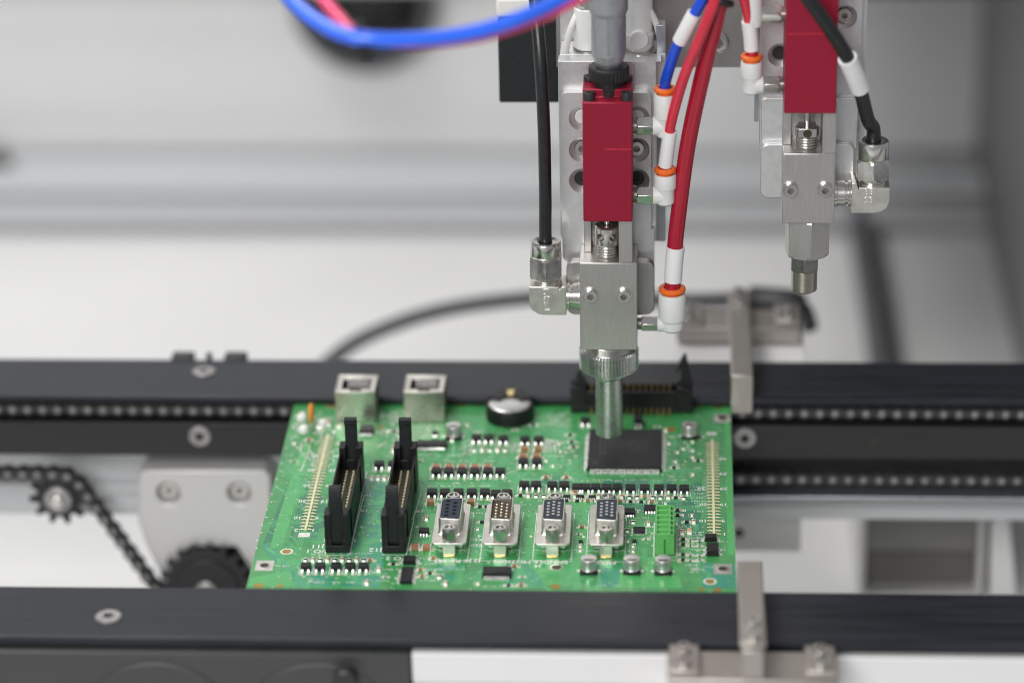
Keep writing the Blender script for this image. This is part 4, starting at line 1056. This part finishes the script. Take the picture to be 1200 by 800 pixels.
def comp_elbow(parent, cxp, nut_top, ring_top, nut_bot, body_bot, xs, yax, side, marks):
    """steel compression elbow: cxp = pixel x of the vertical axis, side = +1 when the thread points to +x"""
    cx = PX(cxp, nut_bot, yax)
    z0, z1, z2, z3 = [PZ(v, yax - 6, cxp) for v in (body_bot, nut_bot, nut_top, ring_top)]
    zt = z0 + 5.6
    m = MB().use('tin')
    xo = cx - side * 6.1; xi = cx + side * 7.6
    pts = [(xo, z1 - 2.0), (xo, z0 + 4.4), (xo + side * 1.0, z0 + 2.0), (xo + side * 3.2, z0 + .4), (xo + side * 5, z0), (xi, z0), (xi, z0 + 11.4), (xi - side * 1.6, z0 + 11.6), (cx + side * 5.0, z1 - 3.4), (cx + side * 5.0, z1 - 2.0)]
    m.prism(pts, yax - 5.4, yax + 5.4, 'y')
    e = build(m, 'elbow_fitting', parent, bevel=1.1, seg=3)
    m = MB().use('steelc'); m.lathe([(4.9, 0), (4.9, .9), (4.4, 1.0), (4.4, 1.5), (4.9, 1.6), (4.9, 2.4)], (cx, yax, z1 - 2.2), n=32)
    m.hexa((cx, yax, z1), (cx, yax, z2), 6.7, R(30), 1.0)
    build(m, 'nut', e, bevel=.2, ang=13)
    m = MB().use('steelc'); m.lathe([(5.5, 0), (5.75, .4), (5.75, z3 - z2 - .8), (5.3, z3 - z2 - .1), (4.6, z3 - z2), (3.1, z3 - z2 - .3), (2.7, z3 - z2 - 1.6)], (cx, yax, z2 - .05), n=40, caps=(True, False))
    build(m, 'collar_ring', e)
    m = MB().use('steelc'); d = Vector((side, 0, 0)); L = abs(xs - xi)
    m.lathe([(4.9, 0), (4.9, 1.1), (4.1, 1.3), (4.1, 2.0), (4.7, 2.2), (4.7, L - 1.2), (5.1, L - 1.0), (5.1, L)], (xi, yax, zt), d, 32)
    build(m, 'thread', e)
    if marks:
        m = MB().use('tin'); xc, zc, yf = cx - side * .2 + side * .6, z0 + 6.2, yax - 5.4
        if marks == 'SSP':
            P = rrect(xc - 1.7, xc + 1.7, zc - 4.3, zc + 4.3, 1.2); Q = rrect(xc - 1.35, xc + 1.35, zc - 3.95, zc + 3.95, .9)
            n = len(P); m.add([(p[0], yf - .28, p[1]) for p in P] + [(p[0], yf - .28, p[1]) for p in Q] + [(p[0], yf + .1, p[1]) for p in P] + [(p[0], yf + .1, p[1]) for p in Q],
                              [f for i in range(n) for j in [(i + 1) % n] for f in ((i, j, n + j, n + i), (i, 2 * n + i, 2 * n + j, j), (n + i, n + j, 3 * n + j, 3 * n + i))])
            m.text('SSP', xc, yf - .1, zc, 3.4, PI / 2, 'y', .06)
        else:
            m.text('38', xc - 1.0, yf - .1, zc + 1.9, 3.2, 0, 'y', .06); m.text('28', xc - 1.0, yf - .1, zc - 1.3, 3.2, 0, 'y', .06)
        build(m, 'stamped_mark', e)
    return Vector((cx, yax, z3))

def r0(a, b): return abs(a - b)
def push_elbow(parent, px_c, y_top, y_mid, y_bot, x_in, yax, name='push_fitting', w=5.0, side=-1):
    """white push-in elbow with an orange collar, standing on a horizontal hex stud"""
    cx = PX(px_c, y_mid, yax); zt, zm, zb = [PZ(v, yax - 3, px_c) for v in (y_top, y_mid, y_bot)]
    hz = zb - zt; hm = hz * .5 if zm - zt > -8 else (zm - zt) + r0(zm, zb) * .75
    m = MB().use('whitep'); m.lathe([(w * .35, hz), (w * .62, hz + .35), (w * .80, hz + 1.2), (w * .84, hz + 2.4), (w * .84, hm - .9), (w * .88, hm - .6), (w * .88, hm - .3), (w * .97, hm), (w, hm + .5), (w, -.8), (w * .93, 0), (w * .72, 0), (w * .7, -2)], (cx, yax, zt), n=36, caps=(True, False))
    r = (zm - zb); 
    m.cyl((cx, yax, zm), (cx + side * (w + .3), yax, zm), min(w * .84, r), n=28)
    b = build(m, name, parent, bevel=.25)
    m = MB().use('orange'); m.lathe([(w * .66, -.6), (w * .70, .8), (w * .98, 1.1), (w * .98, 2.1), (w * .86, 2.5), (w * .62, 2.5), (w * .60, .5)], (cx, yax, zt), n=36, caps=(False, False))
    build(m, 'release_collar', b)
    m = MB().use('steelc'); xa = cx + side * (w + .2); L = abs(x_in - xa)
    m.hexa((xa, yax, zm), (xa + side * L * .80, yax, zm), min(w * .86, r * 1.0), R(0), .6)
    m.use('steeld').cyl((xa + side * L * .78, yax, zm), (xa + side * L, yax, zm), min(w * .66, r * .75), n=24)
    build(m, 'hex_stud', b, bevel=.12, ang=16)
    return Vector((cx, yax, zt + 1.5))

def coupling(parent, cx, yax, z0, z1, square):
    m = MB().use('steelc')
    for k in range(4): m.lathe([(3.6, 0), (3.9, .35), (3.9, .7), (3.6, 1.05)], (cx, yax, z0 + k * 1.05), n=32)
    zb = z0 + 4.2
    if not square: m.lathe([(3.7, 0), (4.7, .8), (4.7, z1 - zb - .6), (4.2, z1 - zb), (1.6, z1 - zb), (1.6, z1 - zb - 1)], (cx, yax, zb), n=40, caps=(True, False))
    else: m.lathe([(3.4, 0), (4.4, .6), (4.4, 3), (4, 3.4)], (cx, yax, zb), n=40); m.box(cx - 3.3, cx + 3.3, yax - 4.8, yax + 3, zb + .8, z1)
    o = build(m, 'coupling', parent, bevel=.2)
    zc = (zb + z1) / 2 + .3
    if not square:
        cm = MB().use('steeld')
        for k in range(6):
            a = R(-120 + 60 * k); d = Vector((math.cos(a), math.sin(a), 0)); cm.cyl(Vector((cx, yax, zc)) + d * 2.6, Vector((cx, yax, zc)) + d * 7, 1.45, n=20)
        cut(o, cm)
    else:
        build(MB().use('hole').cyl((cx, yax - 4.86, zc), (cx, yax - 3, zc), 1.6, n=20), 'cross_hole', o)
    build(MB().use('steelc').cyl((cx, yax, z1 - .8), (cx, yax, z1 + 14), 1.1, n=20), 'spindle', o)

def head(name, label, loc):
    return thing(name, label, 'dispenser', loc, 'dispensing heads')

# ---------------------------------------------------------------- left head
AX = PX(714, 480, AY)
t = head('dispensing_head', 'steel dispensing head with red body pressing its round nozzle towards the flat chip', (AX, AY, 9))
bz0, bz1 = PZ(410, YB), PZ(308, YB)
bx0, bx1 = PX(679.5, 360, YB), PX(746.5, 360, YB)
# carrier and slide behind
mb = MB().use('alu'); mb.prism(rrect(PX(655.5, 200, 46), PX(769, 200, 46), PZ(283, 46), PZ(72, 46), 3, (1, 0, 0, 0)), 46, 53, 'y')
for gx in (690, 743): pass
cp = build(mb, 'carrier_plate', t, bevel=.3)
for gx in (691, 743):
    x = PX(gx, 90, 46); build(MB().use('engr').box(x - .12, x + .12, 45.97, 46.3, PZ(283, 46), PZ(75, 46)), 'groove', cp)
mb = MB().use('alu'); mb.prism(rrect(PX(658, 200, 42), PX(763, 200, 42), PZ(306, 42), PZ(109, 42), 2.2, (1, 1, 1, 1)), 42, 45.95, 'y')
fp = build(mb, 'front_plate', t)
cm = MB().use('alu'); holes = []
for py in (139, 176, 212):
    for px in (682, 746):
        p = ony(px, py, 42); holes.append((p.x, p.z, py)); cm.lathe([(5.0, -.2), (2.9, 2.3), (2.9, 3.6)], (p.x, 42, p.z), (0, 1, 0), 36)
cut(fp, cm)
for x, z, py in holes:
    mb = MB()
    if py == 176: socket_screw(mb, (x, 44.6, z), (0, -1, 0), 2.75, 1.6, .5)
    elif py == 139: mb.use('whitep').lathe([(2.7, 0), (2.7, .9), (2.4, 1.1)], (x, 44.8, z), (0, -1, 0), 28)
    else: mb.use('railside').lathe([(2.85, 0), (2.85, .5), (1.3, .5, 'h'), (1.3, .1, 'h')], (x, 45.5, z), (0, -1, 0), 36)
    build(mb, 'screw' if py != 139 else 'plug', fp)
mb = MB().use('alu'); mb.box(PX(664.5, 295, 42.5), PX(767, 295, 42.5), 42.5, 45, PZ(309, 42.5), PZ(270, 42.5)); build(mb, 'lower_tongue', t, bevel=.3)
mb = MB().use('brushed'); mb.prism(rrect(PX(664, 340, 35), PX(767, 340, 35), PZ(369, 35), PZ(306.5, 35), 3.2), 35, 39, 'y'); build(mb, 'foot_plate', t, bevel=.35)
mb = MB().use('slide'); mb.box(PX(769, 240, 54), PX(780, 240, 54), 54, 60, PZ(283, 54), PZ(30, 54)); build(mb, 'slide_rail', t, bevel=.3)
mb = MB().use('alu'); zt = PZ(72, 46); mb.box(PX(655.5, 100, 46), PX(780, 100, 46), 53.1, 69, PZ(110, 46), zt)
mb.box(PX(655.5, 100, 46), PX(775, 100, 46), 46, 53.05, zt - .4, zt + .02)
ab = build(mb, 'cylinder_block', t, bevel=.35)
p = ony(660, 40, 72)
mb = MB().use('alu'); mb.box(PX(656, 20, 70), PX(686, 20, 70), 70, 74.5, zt - 5, zt + 45); build(mb, 'back_post', t, bevel=.3)
# fittings on top of the cylinder
c = Vector((PX(690, 70, 60), 60, zt))
mb = MB().use('whitep'); mb.lathe([(5.2, .6), (5.4, 1.4), (5.4, 16), (4.6, 16.6)], c, n=36); mb.cyl((c.x + 3, 56.5, c.z + 9), (c.x + 8, 56.5, c.z + 9), 4.2)
f = build(mb, 'push_fitting', t, bevel=.3)
build(MB().use('steeld').lathe([(5.8, -.1), (5.8, .65)], c, n=32), 'seal_ring', f)
mb = MB().use('steelc'); mb.hexa(c + Vector((0, 0, 16.4)), c + Vector((0, 0, 20.4)), 5.6, 0, .6); mb.use('steeld').cyl(c + Vector((0, 0, 20.4)), c + Vector((0, 0, 22)), 4.4); mb.use('steelc').hexa(c + Vector((0, 0, 22)), c + Vector((0, 0, 25.5)), 5.0, R(20), .5); mb.cyl(c + Vector((0, 0, 25.5)), c + Vector((0, 0, 42)), 3.6)
build(mb, 'hex_stud', f)
c = Vector((PX(749, 70, 58), 58, zt))
mb = MB().use('whitep'); mb.lathe([(4.2, .5), (5.4, 2.5), (5.6, 7), (5.0, 8), (4.9, 22), (4.6, 22.8), (3.4, 22.9)], c, n=36); mb.lathe([(3.6, 0), (3.6, 6), (3.2, 6.4)], c + Vector((0, 0, 6)), (0, -1, 0), 28)
f = build(mb, 'push_fitting', t, bevel=.2)
mb = MB().use('whitep'); mb.ring(c + Vector((0, 0, 24.6)), (0.1, -.2, 1), 4.6, 1.2, 32, 10); build(mb, 'release_collar', f)
build(MB().use('steelc').lathe([(6.5, -.1), (6.5, .5), (5.6, .6)], c, n=36), 'seal_ring', f)
build(MB().use('blue').cyl(c + Vector((0, 0, 20)), c + Vector((1, 6, 60)), 3.2), 'tube_end', f)
# red pneumatic body
rx0, rx1 = PX(683, 200, 20), PX(741, 200, 20); rz0, rz1 = PZ(260, 20), PZ(120, 20)
mb = MB().use('red'); mb.prism([(20, rz0), (41.5, rz0), (41.5, rz1 + 3.2), (25.0, rz1 + 3.2), (25.0, rz1), (20, rz1)], rx0, rx1, 'x')
rb = build(mb, 'red_body', t, bevel=.45)
zs = PZ(175, 20)
build(MB().use('redlt').box(rx0 + 8.0, rx1 - .4, 19.97, 20.2, zs - .16, zs + .16), 'scribed_line', rb)
for px in (690, 734.5):
    x = PX(px, 120, 22); mb = MB(); socket_screw(mb, (x, 22.6, rz1 - .1), (0, 0, 1), 2.1, 3.0, .5, key='railside'); build(mb, 'cap_screw', rb)
    x = PX(px, 108, 30); mb = MB(); socket_screw(mb, (x, 34, rz1 + 3.1), (0, 0, 1), 2.0, 2.0, .5, key='railside'); build(mb, 'cap_screw', rb)
# micrometer on top
cz = rz1 + 3.2; c = Vector((PX(713.5, 80, 30), 30, cz))
mb = MB().use('knurl'); mb.lathe([(5.4, -4), (5.4, 1.6), (6.9, 2.2), (7.2, 2.8), (7.2, 6.6), (6.7, 7.2), (5.2, 7.3)], c, n=64, fn=lambda a, r, h: r + (.14 * math.cos(32 * a) if r > 6.8 else 0))
mm = build(mb, 'micrometer', t)
mb = MB().use('barrel'); mb.lathe([(4.6, 7.0), (5.0, 8.6), (6.0, 11.5), (6.2, 12.2), (6.2, 26.5)], c, n=56)
build(mb, 'sleeve_scale', mm)
mb = MB().use('engr')
mb.box(c.x - .08, c.x + .08, c.y - 6.26, c.y - 6.1, cz + 12.5, cz + 26.4)
for k in range(13):
    L = (2.2 if k % 5 == 0 else 1.4)
    z = cz + 13 + k; mb.add([(c.x + s * L * .5 + .7 * L * .0, c.y - 6.23 + (.06 if True else 0), z + dz) for s, dz in ((-1, 0), (1, 0), (1, .14), (-1, .14))], [(0, 1, 2, 3)])
build(mb, 'graduation', mm)
mb = MB().use('barrel'); mb.lathe([(6.25, 26.4), (6.75, 27.6), (7.0, 28.2), (7.0, 33), (7.0, 36), (7.1, 37), (7.1, 70), (6.8, 71)], c, n=80, fn=lambda a, r, h: r + (.07 * math.cos(40 * a) if h > 35 else 0))
build(mb, 'thimble', mm)
# valve block, pillars, coupling
mb = MB().use('steel'); mb.box(bx0, bx1, YB, YB + 17.5, bz0, bz1)
vb = build(mb, 'valve_block', t, bevel=.35)
for px in (692, 731):
    p = ony(px, 346, YB); mb = MB(); mb.use('steelc').lathe([(3.1, -.1), (3.1, .18)], (p.x, YB, p.z), (0, -1, 0), 32); socket_screw(mb, (p.x, YB - .15, p.z), (0, -1, 0), 2.55, 1.7, .5); build(mb, 'screw', vb)
mb = MB().use('steel'); mb.box(PX(725, 280, YB + .3), PX(741, 280, YB + .3), YB + .3, YB + 16, bz1, rz0 + 1.5); build(mb, 'pillar', vb, bevel=.25)
mb = MB().use('steel'); mb.box(PX(684.5, 280, 33), PX(693, 280, 33), 34, YB + 16, bz1, rz0 + 1.5); build(mb, 'pillar', vb, bevel=.25)
mb = MB().use('steeld'); mb.box(PX(690, 280, 40), PX(727, 280, 40), 40.2, 41.9, bz1, rz0 + 1.5); build(mb, 'back_web', vb, bevel=.1)
coupling(vb, PX(711.5, 283, AY - 1), AY - 1.5, bz1, PZ(267, AY - 5), False)
# knurled nut and nozzle
nz1, nz0 = PZ(421, AY - 11), PZ(445, AY - 11)
mb = MB().use('steelc')
for k in range(5): mb.lathe([(9.3, 0), (9.7, .3), (9.7, .5), (9.3, .8)], (AX, AY, bz0 - .8 - k * .8), n=48)
build(mb, 'threaded_neck', vb)
TE = 58
mb = MB().use('turned'); NN = TE * 6
def kn(a, r, h):
    ph = (a * TE / (2 * PI)) % 1.0
    return r if r < 10.6 else r - (.85 if ph < .30 else (.45 if ph < .4 else 0.0))
mb.lathe([(5.6, nz0 - nz1), (10.2, nz0 - nz1), (11.15, nz0 - nz1 + .8), (11.15, -.7), (10.5, 0), (9.2, 0)], (AX, AY, nz1), n=NN, fn=kn, caps=(True, True))
build(mb, 'knurled_nut', t, ang=25)
nb = PZ(514.5, AY - 5.1)
mb = MB().use('turned'); mb.lathe([(3.6, 2.6), (3.6, 0), (4.75, 0), (5.15, .45), (5.15, nz0 - nb - 3.6), (6.7, nz0 - nb - 2.2), (6.7, nz0 - nb + .3)], (AX, AY, nb), n=64, caps=(True, True))
build(mb, 'nozzle', t, ang=40)
# fittings
LH_IN = comp_elbow(t, 640, 305, 289, 331, 370, bx0 - .02, AY - 1, 1, 'SSP')
RED_IN = push_elbow(t, 787.5, 347, 383, 391.5, bx1 - .02, AY - 1, w=5.1)
BLUE_IN = push_elbow(t, 779.5, 113, 151, 165, rx1 - .02, 30, w=4.1)
THIN_IN = push_elbow(t, 779.5, 207, 232, 244, rx1 - .02, 30, w=4.1)

# ---------------------------------------------------------------- right head
AX2 = PX(943, 300, AY)
t = head('dispensing_head', 'steel dispensing head with red body and small hexagonal tip, hanging clear of the board', (AX2, AY, 60))
qz0, qz1 = PZ(262, YB, 947), PZ(180, YB, 947); qx0, qx1 = PX(917, 220, YB), PX(978.5, 220, YB)
mb = MB().use('alu'); mb.prism(rrect(PX(890, 100, 46), PX(1014, 100, 46), PZ(176, 46, 950), PZ(-70, 46, 950), 6, (0, 0, 1, 1)), 46, 53, 'y'); cp = build(mb, 'carrier_plate', t, bevel=.4)
mb = MB().use('alu'); mb.prism(rrect(PX(892, 100, 42), PX(1008, 100, 42), PZ(120, 42, 950), PZ(-60, 42, 950), 3), 42, 45.9, 'y'); fp = build(mb, 'front_plate', t)
cm = MB().use('alu'); holes = []
for px, py in ((914, 65), (990, 20), (914, -20), (990, -24)):
    p = ony(px, py, 42); holes.append((p, px)); cm.lathe([(4.6, -.2), (2.7, 2.3), (2.7, 3.5)], (p.x, 42, p.z), (0, 1, 0), 36)
cut(fp, cm)
for p, px in holes:
    mb = MB()
    if px == 990: socket_screw(mb, (p.x, 44.6, p.z), (0, -1, 0), 2.6, 1.5, .45)
    else: mb.use('railside').lathe([(2.65, 0), (2.65, .4)], (p.x, 45.4, p.z), (0, -1, 0), 28)
    build(mb, 'screw', fp)
mb = MB().use('slide'); mb.box(PX(884, 130, 54), PX(1010, 130, 54), 54, 60, PZ(143, 54, 950), PZ(-60, 54, 950)); build(mb, 'slide_rail', t, bevel=.3)
mb = MB().use('alu'); mb.prism(rrect(PX(891.5, 150, 40), PX(1005, 150, 40), PZ(175, 40, 950), PZ(115, 40, 950), 2, (0, 0, 1, 1)), 40, 44.5, 'y'); build(mb, 'lower_tongue', t, bevel=.4)
mb = MB().use('alu'); mb.prism(rrect(PX(891, 200, 37), PX(1001, 200, 37), PZ(232.5, 37, 950), PZ(169, 37, 950), 3), 37, 39.9, 'y'); build(mb, 'foot_plate', t, bevel=.45)
rx0, rx1 = PX(919.5, 100, 20), PX(980.5, 100, 20); rz0, rz1 = PZ(133.5, 20, 950), PZ(-60, 20, 950)
mb = MB().use('red'); mb.box(rx0, rx1, 20, 41.5, rz0, rz1); rb = build(mb, 'red_body', t, bevel=.45)
z = PZ(40, 20, 950); build(MB().use('redlt').box(rx0 + .5, rx1 - .5, 19.97, 20.2, z - .12, z + .12), 'scribed_line', rb)
xs0, xs1 = PX(928.5, 200, YB), PX(963, 200, YB)
mb = MB().use('steel'); mb.box(qx0, qx1, YB, YB + 17.5, qz0, qz1)
vb = build(mb, 'valve_block', t, bevel=.35)
for px in (926.5, 967):
    p = ony(px, 222, YB); mb = MB(); mb.use('steelc').lathe([(3.1, -.1), (3.1, .18)], (p.x, YB, p.z), (0, -1, 0), 32); socket_screw(mb, (p.x, YB - .15, p.z), (0, -1, 0), 2.55, 1.7, .5); build(mb, 'screw', vb)
mb = MB().use('steel'); mb.box(xs1, qx1, YB + .01, YB + 16, qz1, rz0 + 1.5); build(mb, 'pillar', vb, bevel=.2)
mb = MB().use('steel'); mb.box(qx0, PX(927, 160, 34), 33, YB + 16, qz1, rz0 + 1.5); build(mb, 'pillar', vb, bevel=.2)
mb = MB().use('steeld'); mb.box(PX(924, 160, 40), xs1 + 1, 40.2, 41.9, qz1, rz0 + 1.5); build(mb, 'back_web', vb, bevel=.1)
coupling(vb, PX(945.5, 160, AY - 1), AY - 1.5, qz1, PZ(151, AY - 6, 950), True)
z1 = qz0; z2 = PZ(304, AY - 6, 947); z3 = PZ(320, AY - 4, 944); z4 = PZ(345, AY - 4, 944)
mb = MB().use('steel'); mb.hexa((AX2 + .7, AY, z2), (AX2 + .7, AY, z1), 8.6, R(-82), 1.0); build(mb, 'hex_adapter', t, bevel=.2, ang=13)
mb = MB().use('steeld'); mb.hexa((AX2, AY, z3), (AX2, AY, z2), 5.6, R(28), .5); mb.use('tipst').lathe([(1.9, -.9), (1.9, 0), (3.9, 0), (4.75, .6), (4.75, z3 - z4)], (AX2, AY, z4), n=40)
build(mb, 'tip_nozzle', t, bevel=.15, ang=13)
RH_IN = comp_elbow(t, 1022, 191, 171, 215, 250.5, qx1 + .02, AY - 1, -1, '28')
PR_IN = push_elbow(t, 880.5, 75, 102, 114, rx0 + .02, 30, w=4.0, side=1)
x = PX(893, 20, 30); z = PZ(20, 27, 907)
mb = MB().use('steelc'); mb.hexa((x, 30, z), (rx0 - 1.5, 30, z), 3.6, 0, .6); mb.use('steeld').cyl((rx0 - 1.5, 30, z), (rx0 + .1, 30, z), 2.6); mb.use('whitep').lathe([(3.6, -4), (3.6, 20), (3, 20.4)], (x - 3.4, 30, z), n=28)
build(mb, 'push_fitting', t)

# ---------------------------------------------------------------- gantry behind the heads
gz = PZ(79.5, 76, 800)
t = thing('gantry_plate', 'brushed steel plate behind the two dispensing heads', 'plate', (PX(820, 60, 76), 76, gz))
mb = MB().use('brushed'); mb.box(PX(652, 60, 76), PX(1012, 60, 76), 76, 86, gz, gz + 120); build(mb, 'plate', t, bevel=.4)
for px, py in ((841, 50), (1030, 45)):
    p = ony(px, py, 76); mb = MB(); socket_screw(mb, (p.x, 76.1, p.z), (0, -1, 0), 4.2, 1.2, .5)
    if px < 1000: build(mb, 'screw', t)
mb = MB().use('brushed'); mb.box(95, 226, 86.5, 640, gz + 95, gz + 112); build(mb, 'shade_arm', t, bevel=.5)  # unseen arm added overhead to shade the floor and wall at the right
a, b = ony(585, 121, 84), ony(668, 24, 84)
mb = MB().use('blackm'); mb.box(a.x, b.x, 84, 110, a.z, b.z)
t = thing('drive_motor', 'square black motor block behind the left dispensing head', 'motor', ((a.x + b.x) / 2, 97, a.z)); build(mb, 'case', t, bevel=.8)
mb = MB().use('wcable'); mb.box(a.x - .5, b.x - 12, 86, 108, b.z + .02, b.z + 8); mb.box(a.x + 2, a.x + 12, 88, 100, b.z + 8, b.z + 14); build(mb, 'connector', t, bevel=1.2)

# ================================================================== hoses
def hose(name, label, P, r, key, cat='hose', sleeves=(), group=None):
    t = build(MB().use(key).tube(P, r, 20, 10), name, None, P[0]); tag(t, label, cat, group)
    for pts, rr in sleeves:
        m = MB().use('sleeve').tube(pts, rr, 20, 6); build(m, 'marker_sleeve', t, bevel=.12)
    return t
def zp(px, py, y): return ony(px, py, y)
# black hose, left
hose('black_hose', 'thick black hose entering the steel elbow on the left dispensing head', [LH_IN + Vector((0, 0, -5)), LH_IN + Vector((0, 0, 6)), zp(639, 230, 31), zp(637.5, 150, 31), zp(634, 80, 33), zp(630, 30, 38), zp(624, -30, 46)], 2.35, 'bhose', group='black feed hoses')
P = [RH_IN + Vector((0, 0, -5)), RH_IN + Vector((-.1, 0, 4)), zp(1017, 140, 29), zp(1007, 102, 22), zp(992, 66, 13), zp(970, 31, 9), zp(943, -6, 8), zp(905, -50, 10)]
hose('black_hose', 'black hose with a white marker crossing the red body of the right head', P, 2.55, 'bhose', sleeves=[([zp(1008, 104, 22.2), zp(1001, 86, 17.5), zp(993, 68, 13.4)], 3.5)], group='black feed hoses')
# big red hose
P = [RED_IN + Vector((0, 0, -4)), RED_IN + Vector((.2, 0, 5)), zp(790, 300, 31.5), zp(794, 260, 31.5), zp(806, 170, 30), zp(825, 80, 27), zp(841, 15, 24), zp(852, -50, 22)]
hose('red_hose', 'thick red hose dropping to the white elbow beside the steel valve block', P, 2.95, 'redhose', sleeves=[([zp(788.7, 329, 31.8), zp(790, 308, 31.6), zp(792, 289, 31.5)], 3.35)], group='red air hoses')
P = [THIN_IN + Vector((0, 0, -4)), THIN_IN + Vector((0, 0, 2)), zp(781, 178, 29), zp(786, 145, 27), zp(800, 95, 23), zp(818, 50, 19), zp(835, 8, 17), zp(850, -40, 16)]
hose('red_hose', 'bright red hose with a white marker ending in the lower small orange collar', P, 1.95, 'redlt', sleeves=[([zp(779.6, 194, 30), zp(782.5, 172, 28.5), zp(785.5, 154, 27.5)], 2.6)], group='red air hoses')
P = [PR_IN + Vector((0, 0, -4)), PR_IN + Vector((0, 0, 2)), zp(880, 40, 29), zp(876, 15, 28), zp(870, -10, 27), zp(862, -50, 26)]
hose('red_hose', 'short red hose with a white marker on the right dispensing head', P, 1.9, 'redlt', sleeves=[([zp(881, 58, 30), zp(879.5, 40, 29), zp(877.5, 25, 28.4)], 2.7)], group='red air hoses')
P = [BLUE_IN + Vector((0, 0, -4)), BLUE_IN + Vector((0, 0, 2)), zp(783, 85, 28), zp(793, 55, 25), zp(808, 27, 22), zp(822, 2, 20), zp(840, -35, 19)]
hose('blue_hose', 'blue hose with a white marker entering the upper orange collar', P, 2.0, 'blue', sleeves=[([zp(796.5, 49, 24.5), zp(806, 31, 22.3), zp(814, 16, 21)], 2.75)])
c = zp(843, 3, 21); tag(build(MB().use('bhose').ring(c, (.15, .35, .9), 4.6, .8, 32, 8, 1.6), 'cable_tie', None, c), 'black cable tie round the red and blue hoses by the right head', 'cable tie', 'cable ties')
# white cables on the cylinder
hose('white_cable', 'thin white cable curving into the cylinder block left of the micrometer', [zp(661.5, 74, 56), zp(663, 58, 56), zp(669, 34, 57), zp(678, 14, 59), zp(690, -6, 62)], 1.25, 'wcable', 'cable', group='white sensor cables')
hose('white_cable', 'thin white cable curving into the cylinder block right of the micrometer', [zp(775, 73, 56), zp(774, 50, 56), zp(769, 28, 56), zp(758, 8, 57), zp(742, -10, 59)], 1.25, 'wcable', 'cable', group='white sensor cables')
# loose tubes close to the camera
dz = 985
P = [atd(322, -25, dz + 20), atd(345, 4, dz + 10), atd(376, 28, dz), atd(412, 43, dz - 8), atd(470, 47, dz - 8), atd(540, 41, dz - 4), atd(600, 25, dz), atd(655, 0, dz + 8), atd(700, -28, dz + 14)]
hose('blue_tube', 'clear blue air tube sagging across the top, blurred and close to the camera', P, 2.5, 'bluel', 'tube', group='loose air tubes')
P = [atd(352, -28, dz + 30), atd(375, -6, dz + 16), atd(398, 22, dz + 8), atd(418, 40, dz + 2), atd(470, 50, dz + 4), atd(540, 46, dz + 7), atd(600, 32, dz + 8), atd(655, 9, dz + 10), atd(712, -22, dz + 14)]
hose('red_tube', 'red air tube strapped to the blue one across the top', P, 2.2, 'pinkt', 'tube', group='loose air tubes')
c = atd(418, 43, dz - 4); q = atd(430, 46, dz - 4)
mb = MB().use('bhose').ring(c, q - c, 4.6, .75, 28, 8, 1.6); e = atd(432, 62, dz - 8); mb.box(e.x - 2.5, e.x + 1.5, e.y - 1.5, e.y + 1.5, e.z - 1.2, e.z + 3)
tag(build(mb, 'cable_tie', None, c), 'black cable tie holding the loose blue and red tubes together', 'cable tie', 'cable ties')
